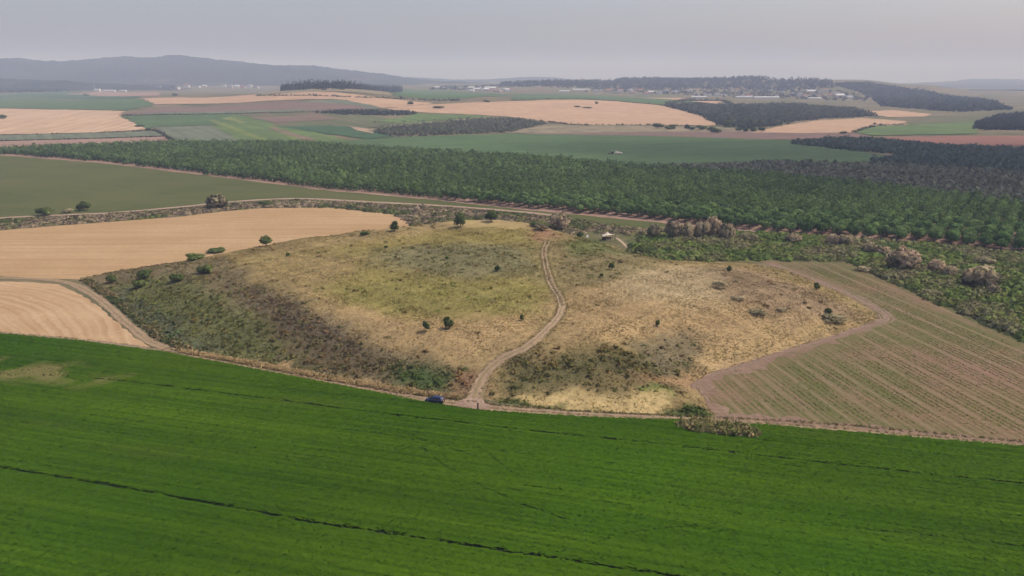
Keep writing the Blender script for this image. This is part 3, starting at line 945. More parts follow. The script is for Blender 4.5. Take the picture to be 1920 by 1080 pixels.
Nn = np.stack([0.13 * rg.normal(size=len(P)), 0.13 * rg.normal(size=len(P)), np.ones(len(P))], -1)
Nn /= np.linalg.norm(Nn, axis=1)[:, None]
V, F = card_geo(P + np.stack([np.zeros(len(P)), np.zeros(len(P)), hz], -1), Nn, np.full(len(P), 0.60), rg)
cr = link('crop', mesh_np('crop', V, F, np.repeat(c * (1 + 0.05 * rg.normal(size=(len(P), 1))), 4, 0).clip(0.002, 0.9)), M_CROP)
tag(cr, kind='stuff')

# ------------------------------------------------------------------ seedling rows in the field on the right
rg = np.random.default_rng(34)
SEED_W = np.array([flat(*p) for p in SEED_PX])
ca, sa = math.cos(ROW_ANG), math.sin(ROW_ANG)
uu = np.arange(-420, 420, 0.42)
vv = np.arange(-420, 420, 1.35)
A, B = np.meshgrid(uu, vv)
RI = np.repeat(np.arange(len(vv)), len(uu))
A = A.ravel() + rg.normal(size=A.size) * 0.15
B = B.ravel() + rg.normal(size=B.size) * 0.10
X = A * ca - B * sa
Y = A * sa + B * ca
k = (Y > 120) & (Y < 330) & (X < 0.75 * Y + 12) & (X > 10)
X, Y, RI = X[k], Y[k], RI[k]
sg = signed(X, Y, SEED_W)
dens = np.clip(0.62 + 0.5 * hnoise(X, Y, 13, 3) + 0.25 * hnoise(X, Y, 4, 9), 0.08, 1.0)
gap = (RI % 5 == 0)
dens = dens * np.clip(0.25 + (X - flat(1330, 740)[0]) / 45, 0.2, 1)
dens = np.where(gap, 0.06, dens) * np.clip((sg - 3.5) / 5, 0, 1)
hl = inside(X, Y, GP(HEAD1)) | inside(X, Y, GP(HEAD2))
k = rg.uniform(size=len(X)) < dens * np.where(hl, 0.15, 1.0)
X, Y = X[k], Y[k]
c = np.array((0.135, 0.168, 0.042)) * (1 + 0.25 * hnoise(X, Y, 9, 2))[:, None]
br = np.exp(-((X - flat(1872, 778)[0]) ** 2 + (Y - flat(1872, 778)[1]) ** 2) / 40)[:, None]
c = c * (1 - br) + np.array((0.10, 0.22, 0.03)) * br
hh = 0.20 + 0.10 * rg.uniform(size=len(X))
print('seedlings', len(X))
blades('seedlings', np.column_stack([X, Y, np.full(len(X), 0.06)]), hh * 0.7, np.full(len(X), 0.40), c, 3, M_GRASS, rg, 1.6)

# ------------------------------------------------------------------ tree builders
def crown_mesh(name, rg, rx, rz, z0, lobes, cards, leaf, col, lobe_r=0.5, plume=False, core=True, mixc_=None):
    """an uneven crown: leaf cards on the skin of several lobes, plus dense inner lobes"""
    Vs, Fs, Cs = [], [], []
    nb = 0
    L = []
    for i in range(lobes):
        ph = 2.4 * i + rg.uniform(-0.4, 0.4)
        ct = rg.uniform(-0.55, 0.95)
        st = math.sqrt(max(0, 1 - ct * ct))
        f = rg.uniform(0.45, 0.72)
        c = np.array((math.cos(ph) * st * rx * f, math.sin(ph) * st * rx * f, z0 + rz + ct * rz * f))
        L.append((c, lobe_r * rg.uniform(0.75, 1.2) * rx))
    L.append((np.array((0, 0, z0 + rz)), 0.62 * rx))
    per = max(4, cards // len(L))
    for c, r in L:
        n = per
        D = rg.normal(size=(n, 3))
        D /= np.linalg.norm(D, axis=1)[:, None]
        sq = np.array((1, 1, min(1.0, rz / rx) if not plume else 1.25))
        P = c + D * sq * (r * rg.uniform(0.78, 1.08, n))[:, None]
        P[:, 2] = np.maximum(P[:, 2], z0 * 0.6 + 0.02 * rz)
        Nn = D + 0.45 * rg.normal(size=(n, 3))
        if plume:
            Nn[:, 2] *= 0.35
        Nn /= np.linalg.norm(Nn, axis=1)[:, None]
        V, F = card_geo(P, Nn, np.full(n, leaf), rg, 1.6 if plume else 1.0)
        tone = 1 + 0.12 * rg.normal()
        base = np.array(mixc_ if (mixc_ is not None and rg.uniform() < 0.14) else col)
        C = base * tone * (1 + 0.14 * rg.normal(size=(n, 1)))
        if mixc_ is not None:
            k = rg.uniform(size=n) < 0.08
            C[k] = np.array(mixc_)
        Vs.append(V); Fs.append(F + nb); Cs.append(np.repeat(C, 4, 0)); nb += len(V)
        if core:
            m = 14
            D = rg.normal(size=(m, 3))
            D /= np.linalg.norm(D, axis=1)[:, None]
            P = c + D * sq * r * 0.55
            P[:, 2] = np.maximum(P[:, 2], z0 * 0.6 + 0.02 * rz)
            V, F = card_geo(P, D, np.full(m, r * 0.8), rg)
            Vs.append(V); Fs.append(F + nb); Cs.append(np.tile(np.array(col) * 0.95, (len(V), 1))); nb += len(V)
    V = np.vstack(Vs)
    c0 = np.array((0, 0, z0 + rz * 0.7))
    ND = np.zeros_like(V)
    best = np.full(len(V), 1e9)
    for c, r in L:
        d = np.linalg.norm(V - c, axis=1) / r
        k = np.abs(d - 1) < best
        best[k] = np.abs(d - 1)[k]
        ND[k] = ((V - c) / r)[k]
    ND = 0.5 * ND + 0.4 * (V - c0) / rx + np.array((0, 0, 0.35))
    ND /= np.linalg.norm(ND, axis=1)[:, None] + 1e-9
    return mesh_np(name, V, np.vstack(Fs), np.vstack(Cs).clip(0.004, 0.9), nrm=ND)

def trunk_mesh(name, h, r, limbs, spread, rg):
    m = MB_()
    m.tube([(0, 0, -0.3), (0.03 * h, 0, h * 0.45), (0, 0.03 * h, h)], [r * 1.35, r, r * 0.75], 7)
    for i in range(limbs):
        a = 2 * math.pi * i / limbs + rg.uniform(-0.3, 0.3)
        m.tube([(0, 0.02 * h, h * 0.85), (math.cos(a) * spread * 0.5, math.sin(a) * spread * 0.5, h * 1.35), (math.cos(a) * spread, math.sin(a) * spread, h * 1.9)], [r * 0.6, r * 0.42, r * 0.2], 5)
    return mesh_py(name, m.V, m.F)

class Kind:
    def __init__(self, crowns, trunks, leaf=M_LEAF):
        self.c, self.t, self.i, self.leaf = crowns, trunks, 0, leaf
        for c in crowns:
            if not c.materials: c.materials.append(leaf)
        for t in trunks:
            if not t.materials: t.materials.append(M_BARK)
    def place(self, name, loc, s, sz, rz, label, cat, group=None):
        root = empty(name, loc, rz, (s, s, sz))
        tag(root, label, cat, group)
        k = self.i
        self.i += 1
        link('trunk', self.t[k % len(self.t)], None, root)
        link('crown', self.c[k % len(self.c)], None, root)
        return root

rg = np.random.default_rng(50)
ORCH_G = (0.086, 0.142, 0.042)
K_ORCH = Kind([crown_mesh('orchard_crown', rg, 2.9, 2.15, 1.15, 9, 480, 0.62, tuple(x * 1.5 for x in ORCH_G)) for _ in range(6)],
              [trunk_mesh('orchard_trunk', 1.3, 0.16, 4, 1.2, rg) for _ in range(3)])
K_ROUND = Kind([crown_mesh('round_crown', rg, 1.0, 0.95, 0.03, 9, 460, 0.20, (0.10, 0.135, 0.04)) for _ in range(4)],
               [trunk_mesh('round_trunk', 0.35, 0.06, 4, 0.35, rg) for _ in range(2)])
K_BUSH = Kind([crown_mesh('bush_crown', rg, 1.0, 0.55, 0.02, 11, 420, 0.20, (0.125, 0.165, 0.048), 0.42) for _ in range(4)],
              [trunk_mesh('bush_trunk', 0.25, 0.05, 5, 0.45, rg) for _ in range(2)])
K_TAM = Kind([crown_mesh('tamarisk_crown', rg, 1.0, 0.72, 0.02, 20, 760, 0.17, (0.64, 0.49, 0.31), 0.31, True, mixc_=(0.17, 0.165, 0.09)) for _ in range(5)],
             [trunk_mesh('tamarisk_trunk', 0.35, 0.06, 6, 0.5, rg) for _ in range(2)], M_PLUME)
K_GREY = Kind([crown_mesh('scrub_crown', rg, 1.0, 0.45, 0.02, 13, 300, 0.17, (0.42, 0.36, 0.20), 0.36, core=False) for _ in range(3)],
              [trunk_mesh('scrub_trunk', 0.25, 0.05, 5, 0.45, rg)])
K_TAMG = Kind([crown_mesh('dark_tamarisk_crown', rg, 1.0, 0.75, 0.02, 20, 620, 0.15, (0.30, 0.25, 0.15), 0.3, True, mixc_=(0.11, 0.13, 0.06)) for _ in range(3)],
              [trunk_mesh('dark_tamarisk_trunk', 0.35, 0.06, 6, 0.5, rg)])

# ------------------------------------------------------------------ orchard
rg = np.random.default_rng(51)
ORCH_W = GP(ORCH_PX)
fa, fb = np.array(flat(200, 302)), np.array(flat(1720, 456))
oa = math.atan2(*(fb - fa)[::-1])
ca, sa = math.cos(oa), math.sin(oa)
uu = np.arange(-1100, 1100, 6.3)
vv = np.arange(-500, 900, 5.3)
A, B = np.meshgrid(uu, vv)
A = A.ravel() + rg.normal(size=A.size) * 0.3
B = B.ravel() + rg.normal(size=B.size) * 0.3
OX = fa[0] + A * ca - B * sa
OY = fa[1] + A * sa + B * ca
def in_view(X, Y, m=1.06):
    return (np.abs(X) < 0.65 * np.maximum(Y, 1) * m + 12)
k = inside(OX, OY, ORCH_W) & in_view(OX, OY, 1.12) & (rg.uniform(size=len(OX)) > 0.05)
OX, OY, OB = OX[k], OY[k], B[k]
dist = np.hypot(OX, OY)
dfront = seg_dist(OX, OY, ORCH_W[:12], False)
order = np.argsort(dist + dfront * 0.9)
inv = in_view(OX, OY, 0.99)
ind = [i for i in order if inv[i]][:300]
indset = np.zeros(len(OX), bool)
indset[ind] = True
rows_txt = [w_ + ' orchard row' for w_ in ('front', 'second', 'third', 'fourth', 'fifth', 'sixth', 'seventh', 'eighth', 'ninth', 'tenth', 'eleventh', 'twelfth')]
def near_txt(x, y):
    px = 960 + x / (y * CP + 68 * SP) * FPX
    if px < 620: return 'beyond the stubble field'
    if px < 1000: return 'beyond the middle of the mound'
    if px < 1220: return 'beyond the shade sail shelter'
    if px < 1420: return 'behind the tall tan tamarisks'
    if px < 1650: return 'beyond the small tan scrub'
    return 'beyond the biggest round tamarisk'
for i in ind:
    r = min(11, int(max(0, dfront[i] - 1.0) / 5.3))
    s = rg.uniform(0.88, 1.14)
    K_ORCH.place('orchard_tree', (OX[i], OY[i], 0.02), s, s * rg.uniform(0.85, 1.12), rg.uniform(0, 6.28),
                 'round green tree in the %s, %s' % (rows_txt[r], near_txt(OX[i], OY[i])), 'orchard tree', 'orchard trees in rows')
rest = ~indset
OX, OY, dist = OX[rest], OY[rest], dist[rest]
print('orchard rest', len(OX))
nr = dist < 560
def far_col(base, n, rg, a=0.16):
    return np.array(base) * (1 + a * rg.normal(size=(n, 1))).clip(0.5, 1.6)
P = np.column_stack([OX, OY, np.full(len(OX), 0.55)])
ra = rg.uniform(2.5, 3.3, len(OX))
ha = rg.uniform(3.9, 5.9, len(OX))
# greyer, slimmer stock towards the far right block
Cc = far_col(ORCH_G, len(OX), rg, 0.22) * (1 + 0.16 * hnoise(OX, OY, 30, 4))[:, None]
def joined(name, sets):
    """several clump sets joined into ONE stuff object"""
    Vs, Fs, Cs, Ns, nb = [], [], [], [], 0
    for P, ra, ha, C, m, size in sets:
        o = clumps(name + '_tmp', P, ra, ha, C, m, M_FARLEAF, rg, size)
        me = o.data
        V = np.empty(len(me.vertices) * 3, np.float32); me.vertices.foreach_get('co', V)
        c = np.empty(len(me.vertices) * 4, np.float32); me.attributes['Col'].data.foreach_get('color', c)
        q = np.empty(len(me.vertices) * 3, np.float32); me.attributes['Nrm'].data.foreach_get('vector', q); Ns.append(q.reshape(-1, 3))
        Vs.append(V.reshape(-1, 3)); Cs.append(c.reshape(-1, 4)[:, :3])
        Fs.append(np.arange(len(Vs[-1])).reshape(-1, 4) + nb)
        nb += len(Vs[-1])
        bpy.data.objects.remove(o); bpy.data.meshes.remove(me)
    o = link(name, mesh_np(name, np.vstack(Vs), np.vstack(Fs), np.vstack(Cs), nrm=np.vstack(Ns)), M_FARLEAF)
    tag(o, kind='stuff')
    return o
o = joined('orchard_trees', [(P[nr], ra[nr], ha[nr], Cc[nr], 110, 0.14), (P[~nr], ra[~nr], ha[~nr], Cc[~nr], 66, 0.19)])
tag(o, 'rows of round green orchard trees massed behind the front rows', 'orchard')

def grove(name, px, spacing, rad, hgt, col, m, size, label, cat, seed, jitter=0.35, ang=0.0, cap=6000, z=0.0):
    rg = np.random.default_rng(seed)
    W = GP(px)
    lo, hi = W.min(0), W.max(0)
    D = np.hypot(*(hi - lo))
    a = np.arange(-D / 2, D / 2, spacing)
    A, B = np.meshgrid(a, a)
    A = A.ravel() + rg.normal(size=A.size) * spacing * jitter
    B = B.ravel() + rg.normal(size=B.size) * spacing * jitter
    c0 = (lo + hi) / 2
    X = c0[0] + A * math.cos(ang) - B * math.sin(ang)
    Y = c0[1] + A * math.sin(ang) + B * math.cos(ang)
    k = inside(X, Y, W) & in_view(X, Y, 1.15)
    X, Y = X[k], Y[k]
    if len(X) > cap:
        s = rg.choice(len(X), cap, False)
        X, Y = X[s], Y[s]
    n = len(X)
    print(name, n)
    r = rad * rg.uniform(0.75, 1.25, n)
    h = hgt * rg.uniform(0.7, 1.2, n)
    P = np.column_stack([X, Y, base_h(X, Y) + z])
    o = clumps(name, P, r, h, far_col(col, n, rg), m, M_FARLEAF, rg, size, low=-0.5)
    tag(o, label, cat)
    return o

grove('grey_orchard', [(1215, 318), (1330, 312), (1480, 307), (1700, 314), (1940, 330), (2300, 345), (2300, 432), (1940, 392), (1600, 350), (1400, 332), (1230, 321)], 5.5, 2.6, 4.0, (0.18, 0.19, 0.13), 34, 0.24, 'grey green orchard block behind the dark green orchard', 'orchard', 61, 0.12, oa)
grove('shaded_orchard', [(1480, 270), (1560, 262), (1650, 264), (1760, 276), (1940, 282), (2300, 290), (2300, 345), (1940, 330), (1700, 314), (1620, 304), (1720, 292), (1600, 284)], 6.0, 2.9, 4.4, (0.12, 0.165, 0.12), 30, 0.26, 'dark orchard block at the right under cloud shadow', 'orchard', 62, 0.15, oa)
grove('olive_grove', [(700, 250), (705, 244), (770, 237), (900, 225), (960, 223), (1025, 232), (1005, 238), (945, 249), (740, 257)], 7.0, 2.6, 4.4, (0.12, 0.13, 0.082), 26, 0.28, 'grey green olive grove below the tan hill field', 'grove', 63, 0.12, R(30))
grove('tree_belt', [(588, 213), (640, 209), (700, 209), (780, 212), (776, 216), (700, 217), (640, 216)], 7.0, 2.6, 4.6, (0.05, 0.065, 0.045), 26, 0.28, 'long low belt of dark trees before the tan strip', 'tree belt', 64, 0.3)
grove('pine_grove', [(528, 169), (560, 166.5), (640, 165.5), (755, 168.5), (752, 173), (640, 171), (528, 172)], 7.0, 4.4, 17.0, (0.045, 0.06, 0.04), 30, 0.25, 'dark pine grove crowning the low hill behind the fields', 'grove', 65, 0.35, cap=2600)
grove('oak_wood', [(1250, 200), (1285, 198), (1340, 200), (1420, 200), (1500, 199), (1600, 207), (1640, 218), (1560, 222), (1490, 228), (1460, 237), (1400, 242), (1345, 234), (1320, 220), (1280, 208)], 11.0, 5.2, 7.5, (0.075, 0.088, 0.056), 24, 0.27, 'wood of dark trees between the two tan fields', 'wood', 66, 0.4, cap=5000)
grove('hill_wood', [(1826, 244), (1835, 232), (1870, 221), (1930, 214), (2100, 208), (2100, 246), (1930, 245)], 9.0, 4.4, 7.0, (0.028, 0.04, 0.026), 22, 0.28, 'dark wooded knoll at the right edge of the valley', 'wood', 67, 0.35, cap=4000)
grove('ridge_forest', [(940, 160), (1040, 156), (1150, 154), (1300, 151), (1440, 151), (1530, 151), (1565, 158), (1560, 165), (1500, 169), (1400, 169), (1240, 169), (1120, 166), (1040, 163), (940, 163)], 17.0, 8.0, 16.0, (0.028, 0.042, 0.03), 16, 0.34, 'forest along the ridge above the village', 'forest', 68, 0.4, cap=4200)
grove('slope_forest', [(1560, 160), (1625, 157), (1680, 166), (1750, 176), (1850, 191), (1890, 206), (1800, 210), (1740, 206), (1660, 200), (1640, 186), (1620, 176)], 15.0, 7.5, 10.0, (0.03, 0.042, 0.032), 14, 0.34, 'forest on the long slope falling to the right', 'forest', 69, 0.4, cap=6500)
grove('valley_wood', [(-60, 178), (0, 175), (110, 172), (165, 169), (240, 166), (330, 166), (330, 163), (160, 160), (0, 160), (-60, 161)], 18.0, 8.0, 11.0, (0.03, 0.042, 0.03), 13, 0.34, 'dark wood along the foot of the far left hills', 'wood', 70, 0.4, cap=5500)
grove('village_trees', [(800, 169), (960, 163), (1100, 168), (1240, 177), (1400, 183), (1620, 190), (1640, 180), (1500, 168), (1240, 168), (1050, 160), (830, 162)], 36.0, 5.0, 6.5, (0.035, 0.048, 0.032), 12, 0.36, 'loose dark trees among the village houses', 'trees', 71, 0.5, cap=2600)

# ------------------------------------------------------------------ scrub in the dry watercourse
rg = np.random.default_rng(80)
def band(px, n, cols, rad, hgt, m, name, size=0.34, seed=1):
    rg = np.random.default_rng(seed)
    W = GP(px)
    q = sample_poly(W, n, rg)
    k = in_view(q[:, 0], q[:, 1], 1.2) & (mound_h(q[:, 0], q[:, 1]) < 0.5)
    q = q[k]
    pick = np.clip(((hnoise(q[:, 0], q[:, 1], 9, seed) * 0.5 + 0.5 + 0.12 * rg.normal(size=len(q))) * len(cols)), 0, len(cols) - 1).astype(int)
    C = np.array(cols)[pick] * (1 + 0.07 * rg.normal(size=(len(q), 1)))
    r = rad * rg.uniform(0.55, 1.35, len(q))
    h = hgt * rg.uniform(0.5, 1.4, len(q)) * (1 + 0.35 * hnoise(q[:, 0], q[:, 1], 14, seed + 2))
    return clumps(name, np.column_stack([q, np.full(len(q), -0.05)]), r, h, C, m, M_FARLEAF, rg, size)
WADI_R = [(1180, 474), (1205, 446), (1290, 434), (1400, 438.5), (1500, 442.5), (1700, 457), (1930, 475), (2100, 489), (2100, 720), (1930, 640), (1800, 586), (1700, 542), (1640, 512), (1590, 490), (1500, 488), (1410, 490), (1250, 488)]
band(WADI_R, 4600, [(0.11, 0.16, 0.042), (0.125, 0.185, 0.044), (0.15, 0.20, 0.052), (0.175, 0.19, 0.068), (0.20, 0.195, 0.09), (0.22, 0.20, 0.10)], 2.1, 1.1, 34, 'scrub', 0.23, 3)
WADI_L = [(-60, 416), (100, 408), (210, 403), (330, 393), (440, 382), (560, 376), (700, 383), (830, 390), (960, 400), (1060, 410), (1190, 430), (1250, 436), (1250, 446), (1100, 436), (860, 424), (740, 402), (620, 389), (500, 389), (420, 395), (330, 406), (150, 419), (-60, 436)]
band(WADI_L, 3600, [(0.14, 0.175, 0.055), (0.18, 0.20, 0.065), (0.28, 0.225, 0.125), (0.36, 0.275, 0.18), (0.40, 0.31, 0.19), (0.22, 0.21, 0.085)], 2.0, 0.55, 22, 'scrub', 0.28, 4)
# tall dry and green weeds along the ditch at the foot of the mound
band([(150, 525), (205, 562), (245, 596), (292, 638), (345, 660), (360, 656), (300, 628), (250, 586), (215, 553), (170, 525)], 500, [(0.09, 0.105, 0.035), (0.2, 0.16, 0.075), (0.07, 0.095, 0.03)], 0.6, 0.7, 14, 'weeds', 0.34, 6)
# grassy verge between mound and track
rg = np.random.default_rng(82)
q = sample_poly(np.array([flat(*p) for p in [(330, 655), (480, 681), (640, 711), (760, 731), (865, 743), (865, 749), (760, 739), (620, 714), (480, 687), (340, 662)]]), 2600, rg)
blades('verge_grass', np.column_stack([q, np.full(len(q), 0.03)]), np.full(len(q), 0.7), np.full(len(q), 0.5), np.array((0.50, 0.37, 0.17)) * (1 + 0.25 * rg.normal(size=(len(q), 1))), 3, M_GRASS, rg, 0.9)

# hedges and weedy margins between the far fields
def hedge(px, rad, hgt, gap, label, seed, col=(0.075, 0.088, 0.05)):
    rg = np.random.default_rng(seed)
    L = smooth_line(GP(px), gap)
    k = rg.uniform(size=len(L)) > 0.12
    L = L[k] + rg.normal(size=(k.sum(), 2)) * rad * 0.4
    n = len(L)
    o = clumps('hedge', np.column_stack([L, base_h(L[:, 0], L[:, 1])]), rad * rg.uniform(0.5, 1.4, n), hgt * rg.uniform(0.4, 1.4, n), far_col(col, n, rg), 16, M_FARLEAF, rg, 0.32)
    tag(o, label, 'hedge')
for a in [
    ([(480, 181), (640, 182), (760, 186), (860, 189)], 3, 3.5, 5, 'dark hedge along the upper edge of the tan strip', 301),
    ([(277, 243), (300, 250), (328, 267)], 2, 2.2, 3, 'hedge beside the corner of the grey field', 302),
    ([(1030, 229), (1100, 235), (1220, 235), (1300, 237)], 2.2, 2.0, 4, 'scrubby bank under the tan hill field', 303, (0.13, 0.12, 0.065)),
    ([(232, 217), (440, 213.5), (600, 210)], 1.6, 1.6, 4, 'thin hedge between the bare field and the green strips', 304),
    ([(880, 222), (780, 228), (700, 230)], 1.6, 1.6, 4, 'thin hedge through the bright green field', 305),
    ([(0, 254), (180, 250), (292, 246)], 1.5, 1.4, 4, 'weedy margin below the striped stubble', 306),
    ([(0, 265), (150, 261), (312, 256)], 1.3, 1.1, 3, 'dark margin between the grey strip and pink strip', 307),
    ([(1600, 249), (1640, 238), (1690, 234)], 2.5, 2.5, 5, 'hedge between the right tan field and the green field', 308),
    ([(960, 189), (1100, 186.5), (1230, 196)], 2.0, 2.0, 6, 'hedge along the top of the tan hill field', 309),
    ([(1250, 199), (1290, 190), (1352, 190), (1370, 196)], 4, 5, 6, 'tree line behind the wood by the small tan field', 310)]:
    hedge(*a)

# ragged grass along the tracks
rg = np.random.default_rng(84)
def edge_tufts(name, L, w0, w1, n, cols, h, hf, seed):
    rg = np.random.default_rng(seed)
    k = rg.integers(0, len(L) - 1, n)
    T = L[k + 1] - L[k]
    T = T / (np.linalg.norm(T, axis=1)[:, None] + 1e-9)
    N = np.stack([-T[:, 1], T[:, 0]], -1)
    p = L[k] + T * rg.uniform(0, 1, (n, 1)) + N * (rg.choice([-1, 1], n) * rg.uniform(w0, w1, n))[:, None]
    C = np.array(cols)[rg.integers(0, len(cols), n)] * (1 + 0.2 * rg.normal(size=(n, 1)))
    blades(name, np.column_stack([p, hf(p[:, 0], p[:, 1])]), rg.uniform(0.4, 1.0, n) * h, np.full(n, 0.4), C, 3, M_GRASS, rg, 0.9)
L_FRONT = L_MAIN[L_MAIN[:, 0] > flat(310, 655)[0]]
edge_tufts('verge_grass', L_FRONT, 1.3, 2.4, 4200, [(0.13, 0.15, 0.045), (0.36, 0.27, 0.13), (0.22, 0.18, 0.08)], 0.4, base_h, 11)
edge_tufts('verge_grass', L_FRONT, 0.0, 0.35, 1100, [(0.15, 0.16, 0.05), (0.27, 0.21, 0.10)], 0.2, lambda x, y: base_h(x, y) + 0.08, 12)
edge_tufts('verge_grass', L_LEFT, 0.6, 1.3, 900, [(0.15, 0.15, 0.05), (0.36, 0.27, 0.13)], 0.35, base_h, 13)
edge_tufts('verge_grass', L_PATH, 0.95, 1.6, 1500, [(0.42, 0.31, 0.15), (0.33, 0.26, 0.11)], 0.3, mound_h, 14)
edge_tufts('verge_grass', L_PATH[60:], 0.0, 0.3, 900, [(0.30, 0.25, 0.10), (0.24, 0.21, 0.075)], 0.18, lambda x, y: mound_h(x, y) + 0.1, 15)

# ------------------------------------------------------------------ single trees and bushes
def at_tree(kind, name, px, py, wpx, hpx, label, cat, group=None, zs=None):
    """stand a plant at the ground point below photo pixel (px, py): wpx wide and hpx tall there"""
    x, y, z = G(px, py)
    d = math.sqrt(x * x + y * y + (CAM_H - z) ** 2)
    wd, ht = wpx * d / FPX, hpx * d / FPX
    unit_h = {id(K_ROUND): 2.05, id(K_BUSH): 1.22, id(K_TAM): 1.55, id(K_GREY): 1.35, id(K_TAMG): 1.6}[id(kind)]
    return kind.place(name, (x, y, z - 0.05), wd / 2.25, ht / unit_h, random.uniform(0, 6.28), label, cat, group)

